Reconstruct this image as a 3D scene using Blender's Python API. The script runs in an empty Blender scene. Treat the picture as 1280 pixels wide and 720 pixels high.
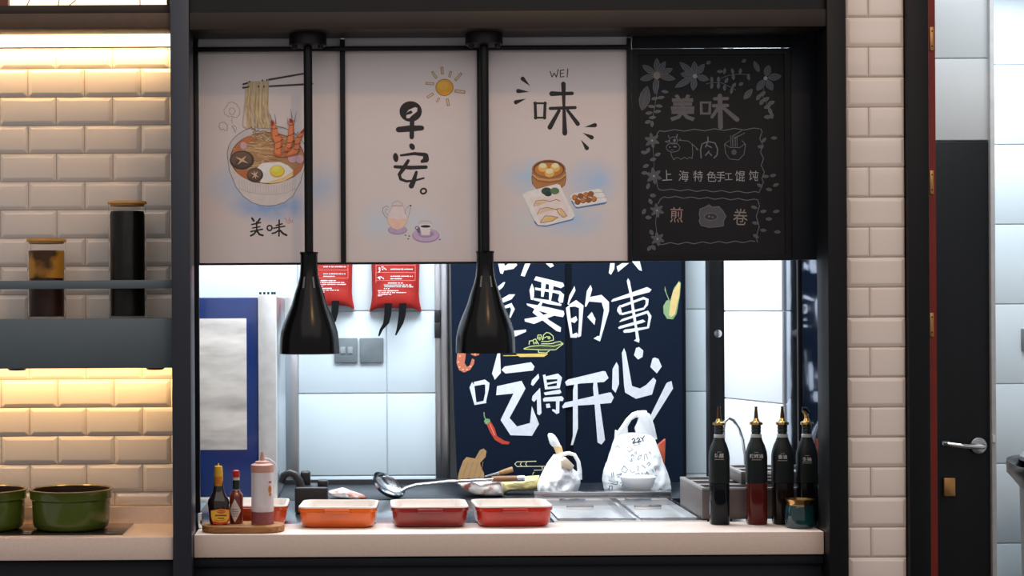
import bpy, bmesh, math, random
from mathutils import Matrix, Vector
random.seed(7)
S = bpy.context.scene
COL = S.collection

# ------------------------------------------------------------------ camera
F, D, EYE, U0, V0, ROLL = 2160.0, 4.5, 1.52, 450.0, 385.0, 0.0055
cam = bpy.data.cameras.new('camera')
cam.sensor_width = 36.0
cam.lens = 36.0 * F / 1280
cam.shift_x = (640 - U0) / 1280
cam.shift_y = (V0 - 360) / 1280
cam.clip_start = 0.05
camo = bpy.data.objects.new('camera', cam)
COL.objects.link(camo)
camo.matrix_world = Matrix.Translation((0, -D, EYE)) @ Matrix.Rotation(ROLL, 4, 'Y') @ Matrix.Rotation(math.pi / 2, 4, 'X')
S.camera = camo

# ------------------------------------------------------------------ light
w = bpy.data.worlds.new('world')
S.world = w
w.use_nodes = True
w.node_tree.nodes['Background'].inputs[0].default_value = (1.0, 0.95, 0.935, 1)
w.node_tree.nodes['Background'].inputs[1].default_value = 0.38
S.view_settings.view_transform = 'Standard'
S.view_settings.look = 'None'
S.view_settings.gamma = 1
S.view_settings.use_curve_mapping = False
S.view_settings.exposure = 0.0


def light(name, kind, loc, energy, color, size=(1, 1), rot=(0, 0, 0), radius=0.1):
    l = bpy.data.lights.new(name, kind)
    l.energy = energy
    l.color = color
    if kind == 'AREA':
        l.shape = 'RECTANGLE'
        l.size, l.size_y = size
    else:
        l.shadow_soft_size = radius
    o = bpy.data.objects.new(name, l)
    COL.objects.link(o)
    o.location = loc
    o.rotation_euler = rot
    return o


# kitchen ceiling panels (cool), corridor panel (cool), dining ceiling panel and a warm dining pendant
light('kitchen_ceiling_light', 'AREA', (0.25, 0.72, 2.66), 80, (0.88, 0.95, 1.0), (1.8, 0.8))
light('corridor_ceiling_light', 'AREA', (2.3, 1.45, 2.72), 20, (0.90, 0.95, 1.0), (0.5, 0.4))
light('dining_ceiling_light', 'AREA', (0.6, -2.4, 3.3), 34, (1.0, 0.92, 0.88), (5.0, 2.6), (math.radians(38), 0, 0))
light('dining_pendant_light', 'POINT', (0.97, -3.0, 4.6), 85, (1.0, 0.52, 0.18), radius=0.12)
light('corridor_fill_light', 'AREA', (2.1, 0.5, 2.72), 9, (0.92, 0.96, 1.0), (0.6, 0.5))  # added fill, brightens the grey wall above the black door


# ------------------------------------------------------------------ helpers
def P(u, v, y):
    """point at depth y seen at photo pixel (u, v)"""
    du, dv = u - U0, v - V0
    c, s = math.cos(ROLL), math.sin(ROLL)
    a, b = du * c - dv * s, du * s + dv * c
    k = (D + y) / F
    return (a * k, EYE - b * k)


def PX(u, y, v=V0): return P(u, v, y)[0]
def PZ(v, y, u=U0): return P(u, v, y)[1]


def lin(c):
    if isinstance(c, str):
        c = c.lstrip('#')
        c = [int(c[i:i + 2], 16) / 255 for i in (0, 2, 4)]
        return tuple(x / 12.92 if x <= 0.04045 else ((x + 0.055) / 1.055) ** 2.4 for x in c)
    return tuple(c)


MATS = {}


def mat(name, color, rough=0.5, metal=0.0, var=0.06, scale=30.0, bump=0.0, bscale=None, coat=0.0, trans=0.0,
        ior=1.45, emit=None, estr=0.0, stretch=(1, 1, 1), spec=None, color2=None, lo=0.35, hi=0.65):
    if name in MATS: return MATS[name]
    m = bpy.data.materials.new(name)
    m.use_nodes = True
    nt = m.node_tree
    b = nt.nodes['Principled BSDF']
    c = lin(color)
    b.inputs['Roughness'].default_value = rough
    b.inputs['Metallic'].default_value = metal
    b.inputs['IOR'].default_value = ior
    b.inputs['Transmission Weight'].default_value = trans
    b.inputs['Coat Weight'].default_value = coat
    if spec is not None: b.inputs['Specular IOR Level'].default_value = spec
    tc = nt.nodes.new('ShaderNodeTexCoord')
    mp = nt.nodes.new('ShaderNodeMapping')
    mp.inputs['Scale'].default_value = stretch
    nt.links.new(tc.outputs['Object'], mp.inputs['Vector'])
    nz = nt.nodes.new('ShaderNodeTexNoise')
    nz.inputs['Scale'].default_value = scale
    nz.inputs['Detail'].default_value = 4
    nt.links.new(mp.outputs[0], nz.inputs['Vector'])
    rp = nt.nodes.new('ShaderNodeValToRGB')
    rp.color_ramp.elements[0].position = lo
    rp.color_ramp.elements[1].position = hi
    c2 = lin(color2) if color2 is not None else tuple(min(1, x * (1 + var)) for x in c)
    c1 = c if color2 is not None else tuple(x * (1 - var) for x in c)
    rp.color_ramp.elements[0].color = (*c1, 1)
    rp.color_ramp.elements[1].color = (*c2, 1)
    nt.links.new(nz.outputs['Fac'], rp.inputs['Fac'])
    nt.links.new(rp.outputs[0], b.inputs['Base Color'])
    if bump > 0:
        bp = nt.nodes.new('ShaderNodeBump')
        bp.inputs['Strength'].default_value = bump
        bp.inputs['Distance'].default_value = 0.002
        n2 = nz
        if bscale:
            n2 = nt.nodes.new('ShaderNodeTexNoise')
            n2.inputs['Scale'].default_value = bscale
            nt.links.new(mp.outputs[0], n2.inputs['Vector'])
        nt.links.new(n2.outputs['Fac'], bp.inputs['Height'])
        nt.links.new(bp.outputs[0], b.inputs['Normal'])
    if emit is not None:
        b.inputs['Emission Color'].default_value = (*lin(emit), 1)
        b.inputs['Emission Strength'].default_value = estr
    MATS[name] = m
    return m


def ink(c, dim=0.60, rough=0.6):
    """print colour: the colour seen in the photo, divided by the light that falls there"""
    key = 'ink_%s_%d' % (c.lstrip('#'), int(dim * 100))
    if key in MATS: return MATS[key]
    l = tuple(min(0.9, x / dim) for x in lin(c))
    return mat(key, l, rough, var=0.05, scale=60)


class MB:
    def __init__(s):
        s.v, s.f, s.mi, s.mats, s.cur = [], [], [], [], 0

    def use(s, m):
        if m not in s.mats: s.mats.append(m)
        s.cur = s.mats.index(m)
        return s

    def add(s, vs, fs):
        o = len(s.v)
        s.v += [tuple(p) for p in vs]
        for f in fs:
            s.f.append([i + o for i in f])
            s.mi.append(s.cur)
        return s

    def box(s, x0, x1, y0, y1, z0, z1):
        vs = [(x, y, z) for z in (z0, z1) for y in (y0, y1) for x in (x0, x1)]
        return s.add(vs, [(0, 2, 3, 1), (4, 5, 7, 6), (0, 1, 5, 4), (2, 6, 7, 3), (0, 4, 6, 2), (1, 3, 7, 5)])

    def prism(s, pts, y0, y1):
        """pts: [(x,z)] extruded along y"""
        n = len(pts)
        vs = [(x, y0, z) for x, z in pts] + [(x, y1, z) for x, z in pts]
        fs = [tuple(range(n)), tuple(range(2 * n - 1, n - 1, -1))]
        fs += [((i + 1) % n, i, n + i, n + (i + 1) % n) for i in range(n)]
        return s.add(vs, fs)

    def slab(s, pts, z0, z1):
        """pts: [(x,y)] extruded along z"""
        n = len(pts)
        vs = [(x, y, z0) for x, y in pts] + [(x, y, z1) for x, y in pts]
        fs = [tuple(range(n - 1, -1, -1)), tuple(range(n, 2 * n))]
        fs += [(i, (i + 1) % n, n + (i + 1) % n, n + i) for i in range(n)]
        return s.add(vs, fs)

    def lathe(s, cx, cy, prof, n=32, pw=2.0, sy=1.0, cap=True):
        vs, fs = [], []
        for r, z in prof:
            for i in range(n):
                a = 2 * math.pi * i / n
                c, d = math.cos(a), math.sin(a)
                k = (abs(c) ** pw + abs(d) ** pw) ** (-1.0 / pw)
                vs.append((cx + r * k * c, cy + r * k * d * sy, z))
        for j in range(len(prof) - 1):
            for i in range(n):
                k = (i + 1) % n
                fs.append((j * n + i, j * n + k, (j + 1) * n + k, (j + 1) * n + i))
        if cap:
            fs.append(tuple(range(n - 1, -1, -1)))
            fs.append(tuple((len(prof) - 1) * n + i for i in range(n)))
        return s.add(vs, fs)

    def tube(s, pts, r, n=8, flat=1.0):
        pts = [Vector(p) for p in pts]
        rs = r if isinstance(r, (list, tuple)) else [r] * len(pts)
        vs, fs = [], []
        up = None
        for i, p in enumerate(pts):
            t = (pts[min(i + 1, len(pts) - 1)] - pts[max(i - 1, 0)]).normalized()
            if up is None:
                up = Vector((0, 1, 0)) if abs(t.y) < 0.9 else Vector((0, 0, 1))
            a = t.cross(up).normalized()
            b = a.cross(t).normalized()
            up = b
            for k in range(n):
                q = 2 * math.pi * k / n
                vs.append(p + a * (math.cos(q) * rs[i]) + b * (math.sin(q) * rs[i] * flat))
        for j in range(len(pts) - 1):
            for k in range(n):
                l = (k + 1) % n
                fs.append((j * n + k, j * n + l, (j + 1) * n + l, (j + 1) * n + k))
        fs.append(tuple(range(n - 1, -1, -1)))
        fs.append(tuple((len(pts) - 1) * n + k for k in range(n)))
        return s.add(vs, fs)

    def build(s, name, m=None, parent=None, bevel=0.0, segs=2, smooth=False, angle=40, label=None, origin=None):
        if m is not None:
            s.mats = m if isinstance(m, list) else [m]
            if not isinstance(m, list): s.mi = [0] * len(s.f)
        if parent is not None:
            org = parent['_org']
        elif origin is not None:
            org = origin
        else:
            xs, ys, zs = zip(*s.v)
            org = ((min(xs) + max(xs)) / 2, (min(ys) + max(ys)) / 2, min(zs))
        me = bpy.data.meshes.new(name)
        me.from_pydata([(p[0] - org[0], p[1] - org[1], p[2] - org[2]) for p in s.v], [], s.f)
        for mm in s.mats: me.materials.append(mm)
        for i, p in enumerate(me.polygons): p.material_index = s.mi[i]
        if bevel > 0:
            bm = bmesh.new()
            bm.from_mesh(me)
            bmesh.ops.recalc_face_normals(bm, faces=bm.faces)
            es = [e for e in bm.edges if len(e.link_faces) == 2 and e.calc_face_angle(0) > 0.6]
            bmesh.ops.bevel(bm, geom=es, offset=bevel, segments=segs, affect='EDGES', clamp_overlap=True, profile=0.5)
            bm.to_mesh(me)
            bm.free()
        else:
            bm = bmesh.new()
            bm.from_mesh(me)
            bmesh.ops.recalc_face_normals(bm, faces=bm.faces)
            bm.to_mesh(me)
            bm.free()
        if smooth or bevel > 0:
            for p in me.polygons: p.use_smooth = True
            me.set_sharp_from_angle(angle=math.radians(angle))
        o = bpy.data.objects.new(name, me)
        COL.objects.link(o)
        if parent is not None:
            o.parent = parent
        else:
            o.location = org
        o['_org'] = list(org)
        if label: o['label'] = label
        return o


def thing(name, label, cat, loc, group=None):
    o = bpy.data.objects.new(name, None)
    o.empty_display_size = 0.05
    COL.objects.link(o)
    o.location = loc
    o['_org'] = list(loc)
    o['label'] = label
    o['category'] = cat
    if group: o['group'] = group
    return o


def tag(o, label, cat, group=None):
    o['label'] = label
    o['category'] = cat
    if group: o['group'] = group
    return o


def struct(o, label=None, cat=None):
    o['kind'] = 'structure'
    if label: o['label'] = label
    if cat: o['category'] = cat
    return o


def copy_tree(o, loc, label=None):
    r = o.copy()
    COL.objects.link(r)
    r.location = loc
    r['_org'] = list(loc)
    if label: r['label'] = label
    for ch in list(o.children):
        c = ch.copy()
        COL.objects.link(c)
        c.parent = r
        for g in list(ch.children):
            d = g.copy()
            COL.objects.link(d)
            d.parent = c
    return r


class Print(MB):
    """flat print drawn on the plane at depth y; coordinates in a zoomed crop (ox, oy, scale)"""
    def __init__(s, y, dim=0.6):
        super().__init__()
        s.y, s.dim, s.k, s.crop = y, dim, 0, (0, 0, 1)

    def at(s, ox, oy, sc):
        s.crop = (ox, oy, sc)
        return s

    def c(s, col):
        s.use(ink(col, s.dim))
        return s

    def pt(s, x, y):
        ox, oy, sc = s.crop
        return P(ox + x / sc, oy + y / sc, s.y)

    def poly(s, pts):
        s.k += 1
        yy = s.y - 0.0003 - s.k * 0.000008
        q = [s.pt(*p) for p in pts]
        return s.add([(x, yy, z) for x, z in q], [tuple(range(len(q)))])

    def ell(s, x, y, rx, ry=None, rot=0, n=24):
        ry = ry or rx
        a = math.radians(rot)
        return s.poly([(x + rx * math.cos(t) * math.cos(a) - ry * math.sin(t) * math.sin(a),
                        y + rx * math.cos(t) * math.sin(a) + ry * math.sin(t) * math.cos(a))
                       for t in [2 * math.pi * i / n for i in range(n)]])

    def stroke(s, pts, w, closed=False, caps=True):
        """polyline of width w (number or list) in crop units"""
        if closed: pts = list(pts) + [pts[0]]
        elif len(pts) > 2:
            for i in range(1, len(pts) - 1):
                a = math.atan2(pts[i][1] - pts[i - 1][1], pts[i][0] - pts[i - 1][0])
                b = math.atan2(pts[i + 1][1] - pts[i][1], pts[i + 1][0] - pts[i][0])
                if abs((b - a + math.pi) % (2 * math.pi) - math.pi) > 1.15:
                    wl = w if isinstance(w, (list, tuple)) else [w] * len(pts)
                    s.stroke(pts[:i + 1], list(wl[:i + 1]))
                    return s.stroke(pts[i:], list(wl[i:]))
        n = len(pts)
        ws = w if isinstance(w, (list, tuple)) else [w] * n
        L, R = [], []
        for i in range(n):
            a = pts[max(i - 1, 0)] if not (closed and i == 0) else pts[n - 2]
            b = pts[min(i + 1, n - 1)] if not (closed and i == n - 1) else pts[1]
            dx, dy = b[0] - a[0], b[1] - a[1]
            l = math.hypot(dx, dy) or 1
            nx, ny = -dy / l * ws[i] / 2, dx / l * ws[i] / 2
            L.append((pts[i][0] + nx, pts[i][1] + ny))
            R.append((pts[i][0] - nx, pts[i][1] - ny))
        s.k += 1
        yy = s.y - 0.0003 - s.k * 0.000008
        vs = []
        for a, b in zip(L, R):
            for q in (a, b):
                x, z = s.pt(*q)
                vs.append((x, yy, z))
        s.add(vs, [(2 * i, 2 * i + 2, 2 * i + 3, 2 * i + 1) for i in range(n - 1)])
        if caps and not closed:
            for i in (0, -1):
                k = s.k
                s.ell(pts[i][0], pts[i][1], ws[i] / 2, n=10)
                s.k = k
        return s

    def ring(s, x, y, rx, ry, w, rot=0, n=24):
        a = math.radians(rot)
        pts = [(x + rx * math.cos(t) * math.cos(a) - ry * math.sin(t) * math.sin(a),
                y + rx * math.cos(t) * math.sin(a) + ry * math.sin(t) * math.cos(a))
               for t in [2 * math.pi * i / n for i in range(n)]]
        return s.stroke(pts, w, closed=True)

    def drop(s, hx, hy, tx, ty, r):
        a = math.atan2(ty - hy, tx - hx)
        pts = [(hx + r * math.cos(a + t), hy + r * math.sin(a + t))
               for t in [math.radians(d) for d in range(70, 291, 20)]]
        return s.poly(pts + [(tx, ty)])

    def text(s, t, x, y, size, rot=0, fat=0.0, sx=1.0):
        """t centred on (x, y), glyph height about size crop units"""
        cu = bpy.data.curves.new('t', 'FONT')
        cu.body = t
        cu.align_x = 'CENTER'
        cu.align_y = 'CENTER'
        cu.offset = fat
        cu.resolution_u = 2
        ob = bpy.data.objects.new('t', cu)
        COL.objects.link(ob)
        dg = bpy.context.evaluated_depsgraph_get()
        me = bpy.data.meshes.new_from_object(ob.evaluated_get(dg))
        vs = [v.co.copy() for v in me.vertices]
        fs = [tuple(p.vertices) for p in me.polygons]
        bpy.data.objects.remove(ob)
        bpy.data.curves.remove(cu)
        bpy.data.meshes.remove(me)
        s.k += 1
        yy = s.y - 0.0003 - s.k * 0.000008
        a = math.radians(rot)
        out = []
        for v in vs:
            px, py = v.x * size * sx, -v.y * size
            q = s.pt(x + px * math.cos(a) - py * math.sin(a), y + px * math.sin(a) + py * math.cos(a))
            out.append((q[0], yy, q[1]))
        if out: s.add(out, fs)
        return s


# ------------------------------------------------------------------ materials
M = {}
M['black'] = mat('black_metal', '#101114', 0.42, var=0.1, scale=8, spec=0.25)
M['frame'] = mat('dark_bronze_frame', '#2a221e', 0.45, var=0.12, scale=6, spec=0.3)
M['post'] = mat('blue_grey_steel_post', '#343842', 0.38, metal=0.35, var=0.15, scale=5, stretch=(1, 1, 0.2))
M['gtile'] = mat('glazed_white_tile', '#ebe0d9', 0.16, var=0.02, scale=3, coat=0.3)
M['gtile2'] = mat('glazed_white_tile_warm', '#d3cbc6', 0.2, var=0.02, scale=3, coat=0.2)
M['grout'] = mat('grout', '#a89b8c', 0.9, var=0.05, scale=80)
M['wtile'] = mat('white_wall_tile', '#ccd9e1', 0.5, var=0.015, scale=2)
M['wgrout'] = mat('white_grout', '#c2c9cd', 0.9, scale=90)
M['plaster'] = mat('white_plaster', '#d8d8d6', 0.8, var=0.02, scale=10)
M['steel'] = mat('brushed_steel', '#b9bcc0', 0.22, metal=1.0, var=0.08, scale=60, stretch=(0.05, 1, 1))
M['steelv'] = mat('vertical_brushed_steel', '#c4c7ca', 0.28, metal=1.0, var=0.06, scale=60, stretch=(1, 1, 0.05))
M['chrome'] = mat('chrome', '#d5d7da', 0.08, metal=1.0, var=0.02)
M['stone'] = mat('pale_beige_stone', '#e0cdc2', 0.3, var=0.03, scale=120)
M['darkpanel'] = mat('blue_black_panel', '#171c23', 0.5, var=0.1, scale=6, spec=0.25)
M['worktop'] = mat('black_worktop', '#181d26', 0.3, spec=.35, var=0.1, scale=40)
M['floor'] = mat('dark_floor', '#45413e', 0.5, var=0.1, scale=4)
M['wood'] = mat('bamboo', '#d9a55a', 0.5, color2='#bd8640', scale=25, stretch=(1, 1, 6))
M['boardwood'] = mat('board_wood', '#a5713d', 0.5, color2='#7d4f26', scale=30, stretch=(0.3, 4, 4))
M['gold'] = mat('polished_gold', '#c4a068', 0.2, metal=1.0, var=0.05)
M['brass'] = mat('brass', '#b98a55', 0.3, metal=0.8)
M['red'] = mat('red_paint', '#7e1d10', 0.5)
M['door'] = mat('black_door', '#14171b', 0.45, spec=0.25, var=0.12, scale=5, stretch=(4, 4, 0.3))
M['plastic'] = mat('black_plastic', '#1b1c1f', 0.4)
M['oil'] = mat('dark_glass', '#141d1d', 0.12, coat=0.5)
M['glass'] = mat('clear_glass', (0.99, 0.99, 0.99), 0.02, trans=1.0, ior=1.12, var=0.0)

# ------------------------------------------------------------------ setting
ZC = PZ(667.5, 0.0)            # counter top height
FLOOR, CEIL = 0.0, 2.75


def simple(name, x0, x1, y0, y1, z0, z1, m, bevel=0.0, kind='structure', label=None, cat=None, parent=None):
    o = MB().box(x0, x1, y0, y1, z0, z1).build(name, m, parent, bevel=bevel)
    if kind and parent is None: o['kind'] = kind
    if label: o['label'] = label
    if cat: o['category'] = cat
    return o


simple('floor', -2.2, 3.2, -5.6, 2.9, -0.1, 0, M['floor'], label='dark floor of the hall and kitchen')
simple('ceiling', -2.2, 3.2, 0.16, 2.9, CEIL, CEIL + 0.1, M['plaster'], label='white ceiling above the kitchen')

# left tiled wall: backing plus single bevelled tiles
YT = 0.25
TW, TH = 70.6 * (D + YT) / F, 35.33 * (D + YT) / F
zt0 = PZ(121, YT, 100)
backL = simple('wall_left', -1.75, -0.47, YT + 0.006, YT + 0.12, 0, CEIL, M['grout'], label='cream tiled wall behind the shelf')


def tile_mesh(wd, ht, dp, ch, m, name='tile'):
    """bevelled tile centred on its back face, facing -y"""
    x, z = wd / 2, ht / 2
    vs = [(-x, 0, -z), (x, 0, -z), (x, 0, z), (-x, 0, z)]
    e = dp * 0.35
    vs += [(a, -e, b) for a, _, b in vs[:4]]
    vs += [(-x + ch, -dp, -z + ch), (x - ch, -dp, -z + ch), (x - ch, -dp, z - ch), (-x + ch, -dp, z - ch)]
    fs = [(8, 9, 10, 11)]
    for k in (0, 4):
        fs += [(k + i, k + (i + 1) % 4, k + 4 + (i + 1) % 4, k + 4 + i) for i in range(4)]
    me = bpy.data.meshes.new(name)
    me.from_pydata(vs, [], fs)
    me.materials.append(m)
    bm = bmesh.new()
    bm.from_mesh(me)
    bmesh.ops.recalc_face_normals(bm, faces=bm.faces)
    bmesh.ops.bevel(bm, geom=[e for e in bm.edges if len(e.link_faces) == 2], offset=0.0012, segments=2, affect='EDGES', profile=0.5)
    bm.to_mesh(me)
    bm.free()
    for p in me.polygons: p.use_smooth = True
    me.set_sharp_from_angle(angle=math.radians(60))
    return me


TILES = {}


def put_tile(parent, x0, x1, y, z0, z1, dp, ch, m, gap=0.0016, rz=0.0, jit=0.0):
    wd, ht = x1 - x0 - gap, z1 - z0 - gap
    key = (round(wd, 3), round(ht, 3), dp, ch, m.name)
    if key not in TILES: TILES[key] = tile_mesh(wd, ht, dp, ch, m)
    o = bpy.data.objects.new('tile', TILES[key])
    COL.objects.link(o)
    o.parent = parent
    org = parent['_org']
    o.location = ((x0 + x1) / 2 - org[0], y - org[1], (z0 + z1) / 2 - org[2])
    o.rotation_euler = (random.uniform(-jit, jit), 0, rz + random.uniform(-jit, jit))
    return o


xj = PX(140.5, YT, 140)        # a joint in the row between v=121 and v=157
XR = -0.478                    # right end of the tiled wall
for r in range(-3, 16):        # r counts rows downward from v=121
    za, zb = zt0 - (r + 1) * TH, zt0 - r * TH
    if r == 14:
        za = ZC + 0.048
    if r > 14: continue
    off = 0 if r % 2 == 0 else TW / 2
    k = -8
    while True:
        a, b = xj + off + k * TW, xj + off + (k + 1) * TW
        k += 1
        if a >= XR - 0.01: break
        if b < -1.75: continue
        put_tile(backL, a, min(b, XR), YT + 0.008, za, zb, 0.008, 0.0105, M['gtile2'], jit=0.006)
simple('trim_1', -1.75, XR, YT - 0.012, YT + 0.006, ZC, ZC + 0.047, M['stone'], label='pale stone upstand behind the hob')

# right tile column
YC = 0.0
cx0, cx1 = PX(1059.5, YC), PX(1132.5, YC)
colw = simple('wall_front', cx0 + 0.002, cx1 - 0.002, YC + 0.006, 0.16, 0, CEIL, M['grout'], label='narrow column of white bevelled tiles')
H2 = 37.55 * D / F
zc0 = PZ(58.5, YC, 1095)
xs = PX(1088, YC)
for r in range(-4, 22):
    za, zb = zc0 - r * H2, zc0 - (r - 1) * H2
    if r % 2 == 0:
        put_tile(colw, cx0, cx1, YC + 0.008, za, zb, 0.007, 0.010, M['gtile'], jit=0.008)
    else:
        put_tile(colw, cx0, xs, YC + 0.008, za, zb, 0.006, 0.005, M['gtile'], jit=0.008)
        put_tile(colw, xs, cx1, YC + 0.008, za, zb, 0.006, 0.005, M['gtile'], jit=0.008)

# posts and beams of the serving window
pl0, pl1 = PX(214.5, -0.05), PX(238, -0.05)
pr0, pr1 = PX(1035.5, -0.05), PX(1059, -0.05)
ztop = PZ(36, -0.05, 400)
simple('trim_2', pl0, pl1, -0.05, 0.06, 0, 2.75, M['post'], 0.002, label='blue grey steel post between shelf niche and serving window')
simple('trim_3', pr0, pr1, -0.05, 0.06, 0, 2.75, M['black'], 0.002, label='black post beside the white tile column')
simple('trim_4', pl1, pr0, -0.045, 0.11, ztop, ztop + 0.045, M['frame'], 0.002, label='dark lower beam above the serving window')
simple('trim_5', pl1, pr0, -0.03, 0.11, ztop + 0.045, 2.75, M['black'], 0.0, label='black upper fascia above the serving window')
simple('wall_divider', pl0, pl0 + 0.014, 0.06, 0.37, 0, CEIL, M['darkpanel'], label='thin dark partition behind the steel post')
simple('trim_6', pl1, pr0, 0.155, 0.2, PZ(36, 0.15, 500) - 0.02, CEIL, M['darkpanel'], label='unseen bulkhead added to hold back kitchen light above the posters')  # unseen, added to stop kitchen light leaking over the posters
# beam and lightbox above the tiled niche
zb1, zb0 = PZ(16.5, -0.03, 100), PZ(36, -0.03, 100)
simple('trim_7', -1.75, pl0, -0.03, 0.06, zb0, zb1, mat('warm_lit_beam', '#4a3627', 0.5), 0.002, label='dark bronze beam under the lightbox')  # bronze made browner, the warm light on the beam is in its colour

# white tiled back wall of the kitchen, piece by piece
YB = 1.7
backw = simple('wall_back', -1.1, PX(545, YB), YB + 0.006, YB + 0.1, 0, CEIL, M['wgrout'], label='white tiled back wall of the kitchen')
pit = 103 * (D + YB) / F
zj = PZ(388.6, YB, 480)
xv = PX(483, YB)
for r in range(-4, 6):
    za, zb = zj - (r + 1) * pit, zj - r * pit
    for a, b in ((xv, PX(545, YB)), (PX(372, YB), xv), (-1.1, PX(372, YB))):
        if zb > CEIL - 0.02: zb = CEIL - 0.02
        put_tile(backw, a, b, YB + 0.008, za, zb, 0.008, 0.0008, M['wtile'], gap=0.0035)
# wall strip right of the curtain
xr0 = PX(856, YB)
backr = simple('wall_back_right', xr0, 1.42, YB + 0.006, YB + 0.1, 0, CEIL, M['wgrout'], label='white tiled strip right of the navy curtain')
for r in range(-4, 6):
    za, zb = zj - (r + 1) * pit, min(zj - r * pit, CEIL - 0.02)
    put_tile(backr, xr0, 1.42, YB + 0.008, za, zb, 0.008, 0.0008, M['wtile'], gap=0.0035)
simple('wall_passage', -0.2, 1.5, 2.7, 2.8, 0, CEIL, M['plaster'], label='wall beyond the curtained doorway')
simple('wall_kitchen_left', -1.2, -1.1, 0.37, 2.8, 0, CEIL, M['wtile'], label='white left wall of the kitchen')
simple('wall_kitchen_right', 1.285, 1.345, 0.95, 2.8, 0, CEIL, M['plaster'], label='white wall between kitchen and corridor')

# steel door jamb left of the curtain
j = thing('door_1', 'brushed steel door jamb left of the navy curtain', 'door frame', (PX(553, YB), YB, 0))
j['kind'] = 'structure'
MB().box(PX(551, YB - .03), PX(562, YB - .03), YB - 0.03, YB + 0.08, 0, CEIL).build('jamb', M['steelv'], j, bevel=0.006)
MB().box(PX(543.5, YB), PX(550.5, YB), YB - 0.012, YB + 0.08, 0, CEIL).build('side_strip', M['steelv'], j, bevel=0.002)
for a, b in ((388, 404), (404.5, 423)):
    MB().box(PX(543, YB - .02), PX(550.5, YB - .02), YB - 0.022, YB - 0.012, PZ(b, YB), PZ(a, YB)).build('strike_plate', M['plastic'], j, bevel=0.001)

# right side of the kitchen: mirror panel, angled tiled wall, black post
XM = 1.245
mr = thing('glass_partition', 'dark reflective glass panel mirroring the navy curtain', 'glass panel', (XM + 0.01, 0.3, ZC))
M['mirror'] = mat('dark_mirror_glass', '#8b95a8', 0.03, metal=1.0, var=0.03, scale=3, bump=0.25, bscale=6)
M['mirror'].node_tree.nodes['Principled BSDF'].inputs['Roughness'].default_value = 0.05
MB().box(XM, XM + 0.014, 0.062, 0.385, ZC, 2.3).build('pane', M['mirror'], mr)
MB().box(XM, XM + 0.014, 0.405, 0.57, ZC, 2.3).build('pane', M['mirror'], mr)
MB().box(XM - 0.006, XM + 0.016, 0.386, 0.404, ZC, 2.3).build('mullion', M['black'], mr, bevel=0.002)
ax0, ay0, ax1, ay1 = XM, 0.57, 1.147, 0.92
ang = math.atan2(ay1 - ay0, ax1 - ax0)
dx, dy = math.cos(ang), math.sin(ang)
nx, ny = -dy, dx               # pointing to -x side
L = math.hypot(ax1 - ax0, ay1 - ay0)
M['wtile_b'] = mat('bright_white_tile', '#e6eaee', 0.5, var=0.01, scale=2)
aw = MB()
aw.slab([(ax0, ay0), (ax1, ay1), (ax1 + 0.08, ay1), (ax0 + 0.08, ay0)], 0, CEIL)
aw = struct(aw.build('wall_right', M['wgrout']), 'bright white tiled wall angled behind the bottles')
pz = 0.272
zq = PZ(389, 0.75, 940)
for r in range(-5, 6):
    za, zb = zq - (r + 1) * pz, min(zq - r * pz, CEIL - 0.02)
    me_w = L
    o = put_tile(aw, 0, me_w, 0, za, zb, 0.006, 0.0008, M['wtile_b'], gap=0.003)
    org = aw['_org']
    mx, my = (ax0 + ax1) / 2 + nx * 0.001, (ay0 + ay1) / 2 + ny * 0.001
    o.location = (mx - org[0], my - org[1], (za + zb) / 2 - org[2])
    o.rotation_euler = (0, 0, math.atan2(nx * -1, ny * 1) + math.pi)
    # local -y must look along the wall normal
    o.rotation_euler = (0, 0, math.atan2(ny, nx) + math.pi / 2)
bp = thing('door_2', 'black frame post with one round bolt head', 'post', (1.12, 0.95, 0))
bp['kind'] = 'structure'
x0, x1 = PX(886.5, 0.93), PX(907.5, 0.93)
MB().box(x0, x1, 0.925, 0.99, 0, CEIL).build('post', M['black'], bp, bevel=0.002)
bc = P(897.5, 417, 0.92)
b = MB()
q = [(bc[0] + 0.0125 * math.cos(t), bc[1] + 0.0125 * math.sin(t)) for t in [math.pi * 2 * i / 20 for i in range(20)]]
b.prism(q, 0.918, 0.926).build('bolt', M['steel'], bp, bevel=0.001, label='round steel bolt head')

# corridor on the right: jamb, red strip with hinges, black door, white tiled wall
dj = thing('door_3', 'black door jamb with red rebate and brass hinges', 'door frame', (1.47, 0, 0))
dj['kind'] = 'structure'
MB().box(cx1 + 0.001, PX(1162.5, -0.02), -0.02, 0.1, 0, CEIL).build('jamb', M['black'], dj, bevel=0.002)
MB().box(PX(1160, 0.08), PX(1171.5, 0.08), 0.085, 0.16, 0, CEIL).build('red_rebate', M['red'], dj, label='red painted rebate')
hm = None
for a, b_ in ((33.5, 63), (213, 242.5), (391, 421)):
    h = MB().box(PX(1162.8, 0.08, a), PX(1167.5, 0.08, a), 0.0815, 0.086, PZ(b_, 0.08, 1165), PZ(a, 0.08, 1165)).build('hinge', M['brass'], dj, bevel=0.0008, label='brass hinge leaf')
    for f in (0.18, 0.82):
        zz = PZ(a + (b_ - a) * f, 0.08, 1165)
        xx = PX(1165.3, 0.08, a)
        qq = [(xx + 0.0022 * math.cos(t), zz + 0.0022 * math.sin(t)) for t in [math.pi * 2 * i / 8 for i in range(8)]]
        MB().prism(qq, 0.0808, 0.083).build('screw', M['frame'], h)
YD = 1.0
zd = PZ(177, YD, 1205)
dl0, dl1 = 1.35, PX(1236.5, YD)
dr = thing('door_4', 'black door with steel lever handle at the end of the corridor', 'door', ((dl0 + dl1) / 2, YD, 0))
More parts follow.
